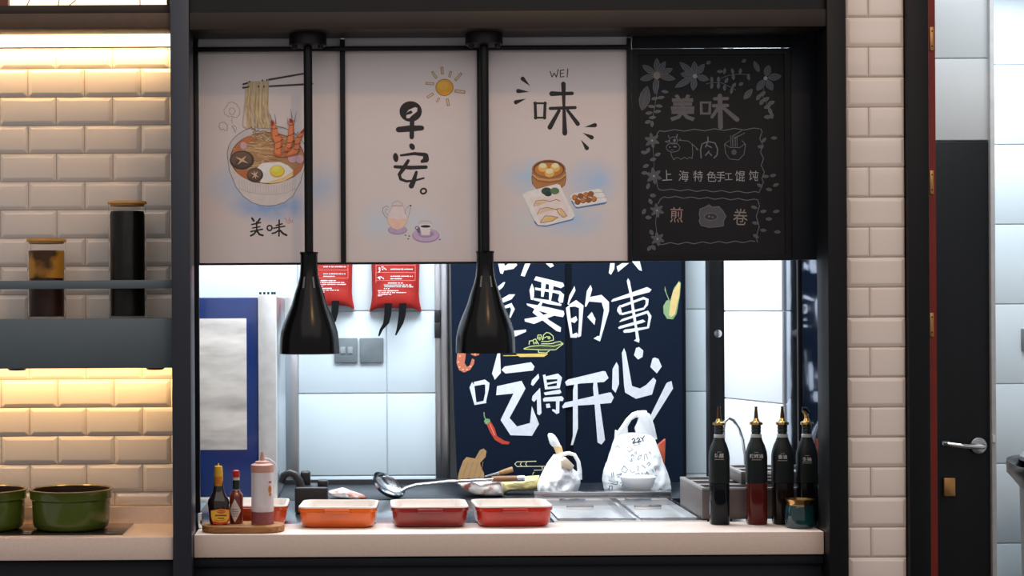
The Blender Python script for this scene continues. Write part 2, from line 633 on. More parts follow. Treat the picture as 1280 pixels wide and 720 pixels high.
dr['kind'] = 'structure'
MB().box(dl0, dl1, YD, YD + 0.045, 0.01, zd).build('leaf', M['door'], dr, bevel=0.002)
hc = P(1223, 557, YD - 0.005)
hd = MB()
hd.prism([(hc[0] + 0.026 * math.cos(t), hc[1] + 0.026 * math.sin(t)) for t in [math.pi * 2 * i / 28 for i in range(28)]], YD - 0.009, YD)
rose = hd.build('rose', M['steel'], dr, bevel=0.002)
e0 = P(1180, 555, YD - 0.05)
MB().tube([(hc[0], YD - 0.004, hc[1]), (hc[0], YD - 0.045, hc[1]), (hc[0] - 0.012, YD - 0.055, hc[1] + 0.001), (hc[0] - 0.06, YD - 0.055, hc[1] + 0.002), (e0[0] + 0.01, YD - 0.055, e0[1]), (e0[0], YD - 0.045, e0[1] + 0.001)], 0.0085, 12).build('lever', M['chrome'], dr, smooth=True, label='steel lever handle')
a = P(1178.5, 597, YD); c = P(1193, 620, YD)
MB().box(a[0], c[0], YD - 0.012, YD, c[1], a[1]).build('lock_plate', M['brass'], dr, bevel=0.003, label='tan lock escutcheon')
a = P(1239.5, 543.5, YD); c = P(1242.5, 552, YD)
MB().box(a[0] - 0.004, c[0] - 0.002, YD - 0.02, YD - 0.01, c[1], a[1]).build('latch', M['plaster'], dr)
simple('trim_8', dl1 + 0.002, PX(1243, YD), YD - 0.012, YD + 0.1, 0, CEIL, mat('grey_frame', '#b4b6b8', 0.5), 0.002, label='pale grey strip along the black door')
wd = simple('wall_corridor', dl0, PX(1242, YD), YD + 0.012, YD + 0.1, zd + 0.004, CEIL, M['wgrout'], label='pale grey tiled wall above the black door')
M['gtile3'] = mat('pale_grey_tile', '#b9bec0', 0.35, var=0.02, scale=3)
zg = PZ(72.5, YD, 1205)
put_tile(wd, dl0, PX(1242, YD), YD + 0.014, zd + 0.004, zg, 0.008, 0.0008, M['gtile3'], gap=0.002)
put_tile(wd, dl0, PX(1242, YD), YD + 0.014, zg, zg + 0.27, 0.008, 0.0008, M['gtile3'], gap=0.002)
YW = 2.0
we = simple('wall_far_right', PX(1225, YW), 3.1, YW + 0.006, YW + 0.1, 0, CEIL, M['wgrout'], label='bright white tiled wall of the corridor')
p3 = 99.7 * (D + YW) / F
zw = PZ(81, YW, 1262)
for r in range(-2, 10):
    za, zb = max(zw - r * p3, 0.0), zw - (r - 1) * p3
    if zb < 0.02: continue
    zb = min(zb, CEIL - 0.01)
    for a, b_ in ((PX(1225, YW), PX(1225, YW) + 0.6), (PX(1225, YW) + 0.6, 3.1)):
        put_tile(we, a, b_, YW + 0.008, za, zb, 0.008, 0.0008, M['wtile'], gap=0.003)
simple('wall_corridor_right', 2.98, 3.1, -0.2, YW, 0, CEIL, M['plaster'], label='white side wall of the corridor')
sp = thing('switch_plate', 'grey switch plate on the corridor wall at the photo edge', 'switch', (PX(1287, YW), YW, PZ(438, YW)))
a = P(1276, 411, YW); c = P(1302, 438, YW)
MB().box(a[0], c[0], YW - 0.012, YW - 0.0005, c[1], a[1]).build('plate', mat('grey_plate', '#6c757a', 0.4), sp, bevel=0.002)
MB().box(a[0] + 0.02, a[0] + 0.045, YW - 0.015, YW - 0.011, c[1] + 0.02, a[1] - 0.02).build('rocker', mat('grey_rocker', '#8c959b', 0.4), sp, bevel=0.001)

# ------------------------------------------------------------------ counters
xl, xr = pl1 + 0.001, pr0 - 0.001
c = thing('counter', 'pale beige stone counter in the serving window', 'counter', (0.4, 0.1, 0))
MB().box(xl, xr, 0.0, 0.22, ZC - 0.06, ZC).build('stone_top', M['stone'], c, bevel=0.003)
MB().box(xl, xr, 0.02, 0.2, 0.0, ZC - 0.064).build('front_panel', M['darkpanel'], c, bevel=0.002)
MB().box(xl, xr, 0.008, 0.02, ZC - 0.085, ZC - 0.064).build('step_rail', M['darkpanel'], c, bevel=0.001)  # dark rail stepped out just under the stone top
c = thing('niche_counter', 'pale stone counter under the shelf carrying green pots', 'counter', (-1.0, 0.1, 0))
MB().box(-1.75, pl0 - 0.001, -0.035, YT - 0.001, ZC - 0.06, ZC).build('stone_top', M['stone'], c, bevel=0.003)
MB().box(-1.75, pl0 - 0.001, -0.012, YT - 0.03, 0, ZC - 0.064).build('front_panel', M['darkpanel'], c, bevel=0.002)
c = thing('steel_worktop', 'stainless steel worktop behind the stone counter', 'worktop', (0.2, 0.5, 0))
wx = PX(692, 0.24, 650) - 0.002
MB().box(-0.47, wx, 0.222, 0.8, ZC - 0.04, ZC - 0.001).build('top', M['steel'], c, bevel=0.002)
MB().box(-0.47, wx, 0.23, 0.79, 0, ZC - 0.042).build('cabinet', M['steelv'], c)
c = thing('rear_worktop', 'black worktop in front of the navy curtain', 'worktop', (0.3, 1.05, 0))
rx0, rx1 = PX(345, 0.9), 1.14
MB().box(rx0, rx1, 0.803, 1.28, ZC - 0.04, ZC).build('top', M['worktop'], c, bevel=0.003)
MB().box(rx0, rx1, 0.81, 1.27, 0, ZC - 0.042).build('cabinet', M['darkpanel'], c)
MB().box(rx0, PX(566, 1.27), 1.282, 1.3, 0, ZC + 0.014).build('trim_15', M['plastic'], bevel=0.002)
struct(bpy.data.objects['trim_15'], 'low black upstand behind the black worktop')

# ------------------------------------------------------------------ posters, rail, dividers
YP = 0.14


def wash(name, base, blobs, y, tint=('#8fa6c4',)):
    """printed sheet: paper colour with soft watercolour patches; blobs in photo px (u, v, ru, rv, strength)"""
    m = bpy.data.materials.new(name)
    m.use_nodes = True
    nt = m.node_tree
    b = nt.nodes['Principled BSDF']
    b.inputs['Roughness'].default_value = 0.35
    tc = nt.nodes.new('ShaderNodeTexCoord')
    ge = nt.nodes.new('ShaderNodeNewGeometry')
    last = None
    nz = nt.nodes.new('ShaderNodeTexNoise')
    nz.inputs['Scale'].default_value = 22
    nz.inputs['Detail'].default_value = 5
    nt.links.new(ge.outputs['Position'], nz.inputs['Vector'])
    mix0 = nt.nodes.new('ShaderNodeMix')
    mix0.data_type = 'RGBA'
    bl = lin(base)
    mix0.inputs['A'].default_value = (*[x * 0.97 for x in bl], 1)
    mix0.inputs['B'].default_value = (*[min(1, x * 1.03) for x in bl], 1)
    nt.links.new(nz.outputs['Fac'], mix0.inputs['Factor'])
    last = mix0.outputs['Result']
    for (u, v, ru, rv, st, col) in blobs:
        x, z = P(u, v, y)
        k = (D + y) / F
        mp = nt.nodes.new('ShaderNodeMapping')
        mp.vector_type = 'TEXTURE'
        mp.inputs['Location'].default_value = (x, y, z)
        mp.inputs['Scale'].default_value = (ru * k, 0.5, rv * k)
        nt.links.new(ge.outputs['Position'], mp.inputs['Vector'])
        gr = nt.nodes.new('ShaderNodeTexGradient')
        gr.gradient_type = 'SPHERICAL'
        nt.links.new(mp.outputs[0], gr.inputs['Vector'])
        mul = nt.nodes.new('ShaderNodeMath')
        mul.operation = 'MULTIPLY'
        nt.links.new(gr.outputs['Fac'], mul.inputs[0])
        nt.links.new(nz.outputs['Fac'], mul.inputs[1])
        m2 = nt.nodes.new('ShaderNodeMath')
        m2.operation = 'MULTIPLY'
        m2.use_clamp = True
        m2.inputs[1].default_value = st * 1.9
        nt.links.new(mul.outputs[0], m2.inputs[0])
        mx = nt.nodes.new('ShaderNodeMix')
        mx.data_type = 'RGBA'
        nt.links.new(m2.outputs[0], mx.inputs['Factor'])
        nt.links.new(last, mx.inputs['A'])
        mx.inputs['B'].default_value = (*tuple(min(.9, q / 0.6) for q in lin(col)), 1)
        last = mx.outputs['Result']
    nt.links.new(last, b.inputs['Base Color'])
    return m


zp0 = PZ(327.5, YP, 500)
zp1 = PZ(62, YP, 500)
zp2 = ztop + 0.03
PAPER = '#e2d8d9'


def poster(label, u0, u1, blobs):
    x0, x1 = PX(u0, YP, 200), PX(u1, YP, 200)
    t = thing('poster', label, 'poster', ((x0 + x1) / 2, YP + 0.004, zp0), 'posters above the serving window')
    MB().box(x0, x1, YP, YP + 0.008, zp0, zp1).build('sheet', wash('paper_%d' % u0, PAPER, blobs, YP), t)
    MB().box(x0, x1, YP + 0.001, YP + 0.008, zp1 + 0.002, zp2).build('upper_strip', mat('grey_strip', '#e2e0e8', 0.3, var=0.08, scale=30, stretch=(0.1, 1, 3)), t, label='grey blank strip above the picture')  # bluish streaks put a glass reflection into the strip colour
    return t


p1 = poster('white poster of a noodle bowl with chopsticks, prawns and egg', 249, 427,
            [(300, 235, 48, 40, 1.0, '#8ea0b8'), (340, 259, 60, 22, 1.1, '#6a8ab6'), (400, 232, 30, 34, .9, '#8d9fb8'), (270, 262, 40, 22, .35, '#c9a9a0')])
p2 = poster('white poster with a yellow sun, teapot and coffee cup', 431.5, 598,
            [(478, 278, 34, 34, .8, '#9fb2c6'), (520, 275, 40, 26, .7, '#a8b4c8'), (548, 292, 30, 24, .4, '#a8b0cc')])
p3 = poster('white poster of a bamboo steamer and dumpling plate', 611, 784.5,
            [(660, 222, 36, 28, 1.0, '#93aac8'), (740, 228, 40, 34, 1.1, '#8fa6c6'), (715, 275, 52, 26, 1.0, '#94a9c8'), (655, 275, 26, 28, .4, '#a3b4cc')])

# --- poster 1 prints
pr = Print(YP)
pr.at(260, 160, 8)
pr.c('#6c6a70').ell(590, 265, 402, 297, n=48)
pr.c('#a8a3a6').ell(590, 265, 394, 289, n=48)
pr.c('#b3acac').poly([(195, 290), (215, 430), (280, 590), (350, 680), (440, 745), (520, 772), (600, 780), (680, 772), (770, 740), (850, 680), (925, 540), (985, 320), (930, 430), (850, 500), (720, 555), (600, 562), (450, 545), (330, 480), (250, 390)])
pr.c('#6c6a70').stroke([(195, 290), (215, 430), (280, 590), (350, 680), (440, 745), (520, 772), (600, 780), (680, 772), (770, 740), (850, 680), (925, 540), (985, 320)], 7)
pr.c('#8f8a90').stroke([(300, 600), (400, 640), (520, 662), (680, 665), (790, 648), (880, 600)], 4)
for i in range(22):
    x = 310 + i * 27
    d = ((x - 600) / 330) ** 2
    pr.stroke([(x, 575 - 90 * d), (x + (600 - x) * .03, 655 - 45 * d)], 3)
pr.c('#6d3f2c').ell(595, 300, 372, 258, n=48)
pr.c('#96704f').ell(595, 298, 362, 248, n=48)
for c_, n_ in (('#a98f66', 46), ('#7d5f3f', 26), ('#b39d78', 26)):
    pr.c(c_)
    for i in range(n_):
        x, y = random.uniform(330, 760), random.uniform(70, 400)
        if ((x - 595) / 340) ** 2 + ((y - 298) / 235) ** 2 > 0.86: continue
        w_ = random.uniform(60, 160)
        a_ = random.uniform(-18, 18)
        pr.stroke([(x - w_ / 2, y + a_), (x, y + random.uniform(-10, 10)), (x + w_ / 2, y - a_ * .3)], 7, caps=False)
pr.c('#a4603c').poly([(255, 240), (330, 130), (420, 70), (440, 130), (330, 200), (290, 250)])
pr.c('#a05c38').poly([(280, 430), (420, 420), (400, 520), (330, 480)])
pr.c('#a5643f').poly([(850, 420), (950, 350), (930, 430), (850, 500)])
pr.c('#d8cfc6').poly([(470, 420), (540, 350), (620, 345), (720, 340), (800, 375), (850, 420), (850, 480), (760, 535), (640, 555), (520, 545), (545, 470)])
pr.c('#c9ab78').poly([(560, 548), (640, 530), (760, 490), (850, 430), (850, 480), (760, 535), (640, 555)])
pr.c('#b98b2c').ell(692, 434, 76, 62)
pr.c('#d9b53c').ell(690, 428, 68, 54)
pr.c('#e3c75a').ell(680, 412, 40, 28)
for (x, y, rx, ry) in ((340, 322, 122, 95), (470, 470, 82, 72)):
    pr.c('#3d302d').ell(x, y, rx, ry)
    pr.c('#5c4840').ell(x - 5, y - 8, rx * .84, ry * .8)
    pr.c('#4a3935').ell(x, y + ry * .35, rx * .6, ry * .42)
    pr.c('#b3977a')
    for a_ in (35, 125, 80 if rx < 100 else 125):
        ca, sa = math.cos(math.radians(a_)), math.sin(math.radians(a_))
        pr.stroke([(x - ca * rx * .6, y - sa * ry * .55), (x, y), (x + ca * rx * .6, y + sa * ry * .55)], [4, rx * .22, 4], caps=False)
for (x, y, r_) in ((355, 178, 36), (845, 298, 50), (918, 312, 40)):
    pr.c('#8d6f74').ell(x, y, r_, r_ * 1.12)
    pr.c('#b08c93').ell(x, y - 2, r_ * .92, r_ * 1.03)
pr.build('bowl_print', None, p1)
pr = Print(YP - 0.002).at(260, 80, 8)
for c_, n_ in (('#8d7a5f', 10), ('#b3a282', 12), ('#a39070', 9)):
    pr.c(c_)
    for i in range(n_):
        x = 395 + 215 * (i + random.random() * .6) / n_
        b_ = 500 + (x - 500) * 1.05
        pr.stroke([(x, 172), (x - 4 + random.uniform(-5, 5), 260), (b_ - 15 + random.uniform(-12, 12), 400), (b_ + random.uniform(-22, 22), 520), (b_ + random.uniform(-25, 35), 640)], 11, caps=False)
pr.c('#a39070').stroke([(385, 240), (370, 400), (350, 560), (350, 620), (395, 650), (440, 610)], 8)
for i in range(26):
    x, y = random.uniform(430, 620), random.uniform(640, 790)
    pr.c(random.choice(['#8d7a5f', '#b3a282', '#7b6748'])).stroke([(x - 25, y + random.uniform(-25, 25)), (x, y), (x + 28, y + random.uniform(-25, 25))], 7, caps=False)
pr.c('#322a2c').stroke([(352, 202), (395, 190)], 16).stroke([(610, 156), (990, 90)], [17, 15]).stroke([(350, 236), (400, 232)], 16).stroke([(615, 222), (1044, 198)], [15, 17])
pr.c('#4a3c38')
for x in (405, 505, 560): pr.ell(x, 226, 9, 12)
for x in (415, 545, 590): pr.ell(x, 178 - (x - 415) * .1, 8, 10)
pr.build('noodle_print', None, p1)
pr = Print(YP - 0.004).at(260, 80, 8)
for body, str_ in (([(628, 560), (650, 560), (690, 640), (700, 700), (750, 740), (735, 830), (740, 930), (690, 925), (660, 910), (670, 800), (632, 720)], [((672, 720), (715, 705)), ((668, 790), (745, 755)), ((680, 850), (742, 820)), ((632, 645), (690, 640))]),
                   ([(815, 540), (855, 560), (862, 680), (860, 760), (820, 870), (745, 880), (780, 820), (800, 700)], [((795, 720), (862, 690)), ((795, 790), (860, 770)), ((785, 840), (840, 830)), ((810, 610), (858, 600))]),
                   ([(962, 640), (970, 680), (920, 780), (915, 860), (880, 910), (740, 935), (860, 830), (870, 740)], [((868, 800), (922, 790)), ((860, 850), (915, 850)), ((885, 730), (945, 720))])):
    pr.c('#a4532e').poly(body)
    cxm = sum(p_[0] for p_ in body) / len(body); cym = sum(p_[1] for p_ in body) / len(body)
    pr.c('#bb7048').poly([(cxm + (x - cxm) * .72, cym + (y - cym) * .85) for x, y in body])
    pr.c('#5b2a1a')
    for a_, b_ in str_: pr.stroke([a_, ((a_[0] + b_[0]) / 2, (a_[1] + b_[1]) / 2 + 8), b_], 7)
pr.c('#7a3322').poly([(628, 560), (660, 580), (655, 620), (632, 610)]).poly([(815, 540), (850, 560), (845, 590), (815, 585)]).poly([(962, 640), (968, 670), (930, 700), (925, 680)])
pr.c('#5d5557')
for l_ in ([(640, 570), (620, 500)], [(680, 600), (668, 500)], [(840, 540), (828, 450)], [(865, 580), (882, 480)], [(800, 600), (795, 540)], [(900, 680), (880, 710)], [(700, 625), (780, 640)]):
    pr.stroke(l_, [7, 3])
pr.build('prawn_print', None, p1)
pr = Print(YP).at(260, 80, 8).c('#5b5356')
pr.stroke([(200, 520), (165, 500), (158, 460), (190, 420), (205, 390), (240, 380), (285, 400), (300, 430), (320, 450), (318, 500), (290, 535), (250, 530), (235, 560), (245, 595)], 4)
pr.stroke([(212, 470), (225, 440), (255, 440), (272, 470), (255, 505), (225, 505), (212, 480)], 4)
pr.stroke([(195, 520), (215, 530), (245, 520)], 4)
pr.stroke([(190, 670), (195, 610), (160, 580), (120, 590), (108, 630), (130, 660), (150, 650), (175, 670)], 5)
pr.stroke([(240, 620), (260, 650), (275, 685)], 6).stroke([(255, 610), (280, 630), (285, 660)], 4)
pr.build('steam_print', None, p1)
pr = Print(YP).at(260, 240, 8).c('#1d191d')
for l_, w_ in (([(440, 262), (458, 288)], 20), ([(520, 268), (500, 296)], 18), ([(438, 325), (525, 306)], 15), ([(486, 300), (488, 388)], 16), ([(445, 360), (520, 348)], 13), ([(428, 396), (545, 372)], 15), ([(485, 388), (460, 420), (428, 438)], 18), ([(492, 392), (515, 425), (548, 434)], 20),
               ([(655, 362), (768, 342)], 14), ([(682, 335), (742, 318)], 14), ([(712, 282), (710, 440)], 16), ([(705, 385), (672, 408), (642, 414)], 16), ([(722, 385), (750, 415), (785, 432)], 20)):
    pr.stroke(l_, w_)
pr.ring(616, 360, 24, 25, 15)
pr.c('#b04a3a').stroke([(782, 272), (785, 300), (805, 315), (826, 295), (818, 275), (800, 288)], 5).stroke([(768, 262), (772, 268)], 6).stroke([(812, 258), (814, 266)], 6).stroke([(845, 282), (840, 290)], 6).stroke([(838, 302), (846, 306)], 6)
pr.build('lettering', None, p1)

# --- poster 2 prints
pr = Print(YP).at(420, 30, 4.5).c('#1d1b1d')
pr.ell(420, 492, 63, 58)
pr.stroke([(428, 540), (426, 636)], 26)
pr.stroke([(352, 594), (415, 588), (482, 585)], [32, 36, 28])
pr.c('#b9aeb1').poly([(396, 500), (410, 482), (445, 468), (458, 472), (456, 492), (430, 512), (412, 530), (396, 530), (396, 512), (425, 505), (432, 495), (420, 486)])
pr.c('#1d1b1d').at(420, 180, 4.5)
pr.ell(428, 15, 15, 20, -30)
pr.ell(336, 76, 15, 26, -8)
pr.stroke([(365, 64), (440, 54), (500, 60)], [12, 18, 22]).stroke([(505, 66), (506, 88), (484, 98)], [30, 34, 18])
pr.stroke([(332, 128), (420, 133), (506, 130)], [18, 22, 20])
pr.stroke([(406, 94), (378, 140), (356, 172), (364, 198), (396, 210), (440, 206), (494, 192)], [18, 24, 20, 18, 14, 12, 10])
pr.stroke([(452, 158), (438, 205), (424, 236)], [16, 26, 30])
pr.ring(492, 265, 16, 14, 10, -25)
pr.build('lettering', None, p2)
pr = Print(YP).at(420, 30, 4.5)
pr.c('#8a6231').ell(610, 357, 51, 48)
pr.c('#c08a2c').ell(610, 357, 47, 44)
pr.c('#c9973c').ell(602, 345, 30, 26)
for x, y, a_, l_, w_ in ((597, 262, 85, 42, 16), (553, 287, 57, 45, 14), (642, 282, -75, 36, 14), (688, 297, -48, 55, 15), (528, 335, 5, 48, 15), (697, 380, 8, 60, 18), (530, 403, -32, 42, 15), (574, 428, -60, 28, 13), (629, 440, 78, 42, 16)):
    ca, sa = math.cos(math.radians(a_)) * l_ / 2, math.sin(math.radians(a_)) * l_ / 2
    pr.c('#8a6a3a').stroke([(x - ca, y - sa), (x + ca, y + sa)], w_, caps=False)
    pr.c('#b5a196').stroke([(x - ca * .82, y - sa * .82), (x + ca * .82, y + sa * .82)], w_ * .5, caps=False)
pr.build('sun_print', None, p2)
pr = Print(YP).at(460, 230, 8)
pr.c('#8f7f98').ell(296, 460, 98, 48).c('#9c8ba8').ell(296, 452, 90, 40)
pot = [(235, 225), (220, 280), (190, 330), (200, 385), (240, 440), (290, 458), (345, 440), (385, 390), (398, 345), (375, 300), (355, 225), (320, 215), (270, 215)]
pr.c('#7f7578').poly([(x + (x - 295) * .025, y + (y - 340) * .03) for x, y in pot])
pr.c('#bcb0b4').poly(pot)
pr.c('#c3a596').poly([(195, 335), (200, 385), (240, 440), (290, 455), (345, 438), (385, 390), (396, 345), (300, 352)])
pr.c('#7f7578').stroke([(240, 215), (240, 195), (275, 175), (292, 168), (312, 178), (345, 200), (345, 215), (310, 225), (270, 222), (240, 215)], 4)
pr.stroke([(370, 300), (380, 250), (415, 212), (432, 215), (415, 280), (402, 335)], 4)
pr.stroke([(205, 235), (185, 218), (150, 240), (145, 280), (170, 320), (190, 340)], 6).stroke([(205, 260), (180, 250), (170, 280), (195, 310)], 4)
pr.c('#38323a').ell(426, 216, 10, 7)
pr.c('#857694').ell(578, 515, 136, 72).c('#a892ae').ell(578, 510, 128, 64).c('#8a7a9c').ell(578, 500, 78, 38)
pr.c('#5d5a78').ring(492, 440, 18, 16, 8).poly([(480, 450), (520, 430), (525, 490), (500, 490)])
pr.c('#8a8084').ring(572, 395, 62, 26, 4).c('#bfb8bb').poly([(512, 400), (635, 400), (620, 515), (535, 515)])
pr.c('#a09aa0').stroke([(520, 440), (535, 512), (615, 512), (628, 440)], 5)
pr.c('#241d24').ell(576, 424, 50, 13)
pr.c('#4a4550')
for x, y in ((375, 512), (412, 520), (402, 548), (718, 555)): pr.ell(x, y, 9, 6)
pr.build('teapot_print', None, p2)

# --- poster 3 prints
pr = Print(YP).at(600, 30, 4.5).c('#1c1a1d')
pr.stroke([(310, 446), (366, 446), (363, 527), (313, 527)], 20, closed=True)
for x, y in ((310, 446), (366, 446), (363, 527), (313, 527)): pr.ell(x, y, 10)
for l_, w_ in (([(469, 337), (472, 460), (477, 614)], [26, 16, 28]), ([(403, 392), (460, 392), (518, 390)], [28, 20, 20]), ([(395, 475), (535, 470)], 18), ([(445, 487), (393, 581)], [18, 27]), ([(492, 485), (550, 562)], [16, 24])):
    pr.stroke(l_, w_)
for h_ in ((240, 308, 282, 350), (215, 377, 277, 382), (202, 440, 260, 420), (646, 569, 588, 580), (628, 638, 577, 612), (601, 698, 568, 651)): pr.drop(*h_, 12)
for l_ in ([(395, 266), (405, 299), (417, 276), (430, 299), (440, 256)], [(452, 262), (451, 298)], [(452, 262), (473, 258)], [(452, 280), (469, 277)], [(451, 298), (473, 296)], [(494, 253), (490, 299)]): pr.stroke(l_, 5)
pr.build('lettering', None, p3)
pr = Print(YP).at(630, 190, 8)
st = [(280, 200), (275, 260), (280, 320), (330, 375), (450, 392), (560, 375), (610, 330), (622, 270), (620, 200)]
pr.c('#69442c').poly(st).c('#94673f').poly([(x + (450 - x) * .04, y * .98 + 6) for x, y in st])
pr.c('#6a4228').stroke([(280, 240), (340, 290), (450, 305), (560, 290), (620, 240)], 8).c('#b08658').stroke([(282, 225), (340, 268), (450, 282), (560, 268), (618, 225)], 14)
pr.c('#8a5f3a').ell(448, 175, 170, 98).c('#5b3826').ell(448, 170, 156, 86).c('#a06a35').ell(448, 178, 142, 72)
for x, y in ((388, 150), (512, 150), (455, 205)):
    pr.c('#c99a55').ell(x, y + 8, 48, 40).c('#dcc09a').ell(x, y - 14, 36, 26)
pr.c('#4a6594').poly([(182, 440), (310, 715), (335, 740), (420, 748), (690, 680), (700, 650), (560, 640), (300, 690)])
pr.c('#cdc9d2').poly([(182, 425), (240, 395), (530, 318), (560, 330), (600, 420), (700, 610), (705, 640), (680, 670), (420, 735), (340, 730), (310, 690)])
pr.c('#c3b8b8').poly([(255, 450), (420, 430), (560, 400), (640, 570), (640, 640), (400, 705), (350, 690)])
pr.c('#28403a').ell(425, 392, 52, 38).c('#4a6844').ell(508, 390, 45, 34).c('#1f3330').ell(440, 420, 36, 24)
for d_ in ([(300, 540), (320, 490), (400, 480), (460, 495), (520, 475), (560, 490)], [(335, 620), (360, 570), (430, 555), (520, 575)], [(365, 700), (410, 640), (470, 640), (540, 655), (480, 690), (365, 708)], [(525, 570), (570, 565), (600, 600), (625, 640), (590, 655), (545, 610), (525, 570)]):
    pr.c('#94713f').stroke(d_, 9)
pr.c('#c4a468').poly([(385, 695), (415, 650), (470, 650), (530, 658), (480, 685)]).poly([(540, 575), (570, 575), (610, 640), (590, 645)])
pr.c('#b9a487').poly([(310, 545), (325, 500), (400, 490), (440, 500), (360, 530)]).poly([(345, 625), (370, 580), (430, 565), (500, 580), (400, 600)])
pr.c('#4a6594').poly([(668, 490), (715, 560), (735, 565), (1010, 520), (1030, 500), (1000, 480)])
pr.c('#cdc9d2').poly([(660, 440), (690, 415), (950, 365), (975, 380), (1030, 480), (1020, 500), (740, 550), (715, 545)])
pr.c('#9a8f92').stroke([(890, 410), (1000, 400)], 5).stroke([(920, 462), (1025, 452)], 5)
for i, (x, y) in enumerate(((708, 455), (765, 440), (820, 430), (868, 420), (735, 500), (790, 485), (845, 480), (898, 470))):
    pr.c('#6d4225').ell(x, y, 30, 29).c(('#a06a3c', '#7d4d2c')[i % 2 if i < 4 else (i + 1) % 2]).ell(x - 3, y - 4, 25, 23)
pr.build('dish_print', None, p3)

simple('trim_14', pl1 - 0.03, PX(248.6, YP, 200), YP - 0.001, YP + 0.012, zp0, CEIL, M['darkpanel'], label='dark filler added over a light gap left of the noodle poster')  # added dark panel, blocks kitchen light showing beside the post
# dividers, rail, blackboard, dark end panel
simple('trim_9', PX(425.5, 0.13, 200), PX(432, 0.13, 200), 0.128, 0.1395, zp0 - 0.004, ztop, M['black'], label='thin black divider between the first two posters')
simple('trim_10', PX(597, 0.13, 200), PX(611.5, 0.13, 200), 0.133, 0.1395, zp0 - 0.004, ztop, M['black'], label='black divider behind the second hanging lamp')
simple('trim_11', PX(249, 0.13, 328), PX(785, 0.13, 328), 0.13, 0.152, zp0 - 0.006, zp0 - 0.0005, M['black'], label='thin black edge under the posters')
simple('trim_12', PX(784.5, 0.13, 200), PX(789.5, 0.13, 200), 0.128, 0.152, zp0 - 0.006, ztop, M['black'], label='black divider between posters and blackboard')
rl = MB().box(PX(239.5, 0.115, 60), PX(785, 0.115, 60), 0.113, 0.127, PZ(63, 0.115, 500), PZ(57.5, 0.115, 500)).build('mounting_rail', M['black'], bevel=0.001)
tag(rl, 'thin black rail running behind the two lamp mounts', 'rail')
vp = thing('window_upright', 'thin black upright in front of the blue oven', 'upright', (PX(245, 0.13), 0.137, ZC))
MB().box(PX(240.8, 0.13), PX(248.8, 0.13), 0.129, 0.145, ZC + 0.04, ztop - 0.001).build('bar', M['black'], vp, bevel=0.002)
MB().box(PX(238.5, 0.13), PX(251.5, 0.13), 0.128, 0.146, ZC, ZC + 0.042).build('bracket', M['chrome'], vp, bevel=0.002, label='shiny steel bracket')

bx0, bx1 = PX(790, YP, 200), PX(988, YP, 200)
bb = thing('blackboard', 'framed blackboard with chalk flowers and a chalk menu', 'blackboard', ((bx0 + bx1) / 2, YP, zp0))
bz0, bz1 = PZ(326, YP, 885), PZ(61, YP, 885)
M['slate'] = mat('slate', '#18191d', 0.55, var=0.15, scale=9, spec=0.25)
MB().box(bx0 + 0.01, bx1 - 0.01, YP, YP + 0.01, bz0 + 0.01, bz1 - 0.01).build('board', M['slate'], bb)
f = MB()
fw = 0.016
f.box(bx0, bx1, YP - 0.006, YP + 0.012, bz1 - fw, bz1).box(bx0, bx1, YP - 0.006, YP + 0.012, bz0, bz0 + fw)
f.box(bx0, bx0 + fw, YP - 0.006, YP + 0.012, bz0 + fw, bz1 - fw).box(bx1 - fw, bx1, YP - 0.006, YP + 0.012, bz0 + fw, bz1 - fw)
f.build('frame', M['black'], bb)
CH, CB, CT = '#55575e', '#7b7c80', '#3c3d43'
DB = 0.62
pr = Print(YP, DB)


def petal(pr, x, y, a, l, wd_, fill=CT, line=CH, lw=5):
    ca, sa = math.cos(math.radians(a)), math.sin(math.radians(a))
    pts = []
    for t, k in ((0, 0), (.15, .55), (.4, 1), (.65, .9), (.85, .5), (1, 0), (.85, -.5), (.65, -.9), (.4, -1), (.15, -.55)):
        pts.append((x + ca * l * t - sa * wd_ / 2 * k, y + sa * l * t + ca * wd_ / 2 * k))
    pr.c(fill).poly(pts).c(line).stroke(pts, lw, closed=True)
    pr.stroke([(x + ca * l * .15, y + sa * l * .15), (x + ca * l * .8, y + sa * l * .8)], lw * .7)




def nxt(p_, name='chalk_flowers'):
    p_.build(name, None, bb)['kind'] = 'stuff'
    n_ = Print(YP, DB)
    n_.crop = p_.crop
    return n_.c(CH)


pr.at(790, 60, 8)
for a_, l_ in ((-90, 150), (-58, 140), (-22, 150), (12, 170), (95, 170), (165, 155), (215, 155)): petal(pr, 248 + math.cos(math.radians(a_)) * 20, 272 + math.sin(math.radians(a_)) * 20, a_, l_, 58)
pr.c('#6d645c').ell(248, 275, 36, 38)
pr = nxt(pr)
for a_, l_ in ((-93, 130), (-52, 135), (15, 125), (98, 130), (150, 215), (188, 130), (222, 190)): petal(pr, 630 + math.cos(math.radians(a_)) * 16, 280 + math.sin(math.radians(a_)) * 16, a_, l_, 60)
pr.c(CB).ell(630, 282, 22)
pr = nxt(pr)
petal(pr, 100, 625, -78, 250, 105)
for i, (x, y) in enumerate(((330, 432), (290, 500), (230, 510), (270, 575), (195, 580), (255, 640), (170, 655), (205, 700))): petal(pr, x - 35, y, random.choice((-8, 8)), 70, 26)
pr.c(CH).stroke([(270, 330), (245, 480), (225, 600), (205, 710)], 5)
pr = nxt(pr)
pr.stroke([(740, 360), (800, 345), (900, 350), (960, 380), (1040, 420)], 5).stroke([(890, 305), (960, 275), (1040, 262), (1180, 265)], 5)
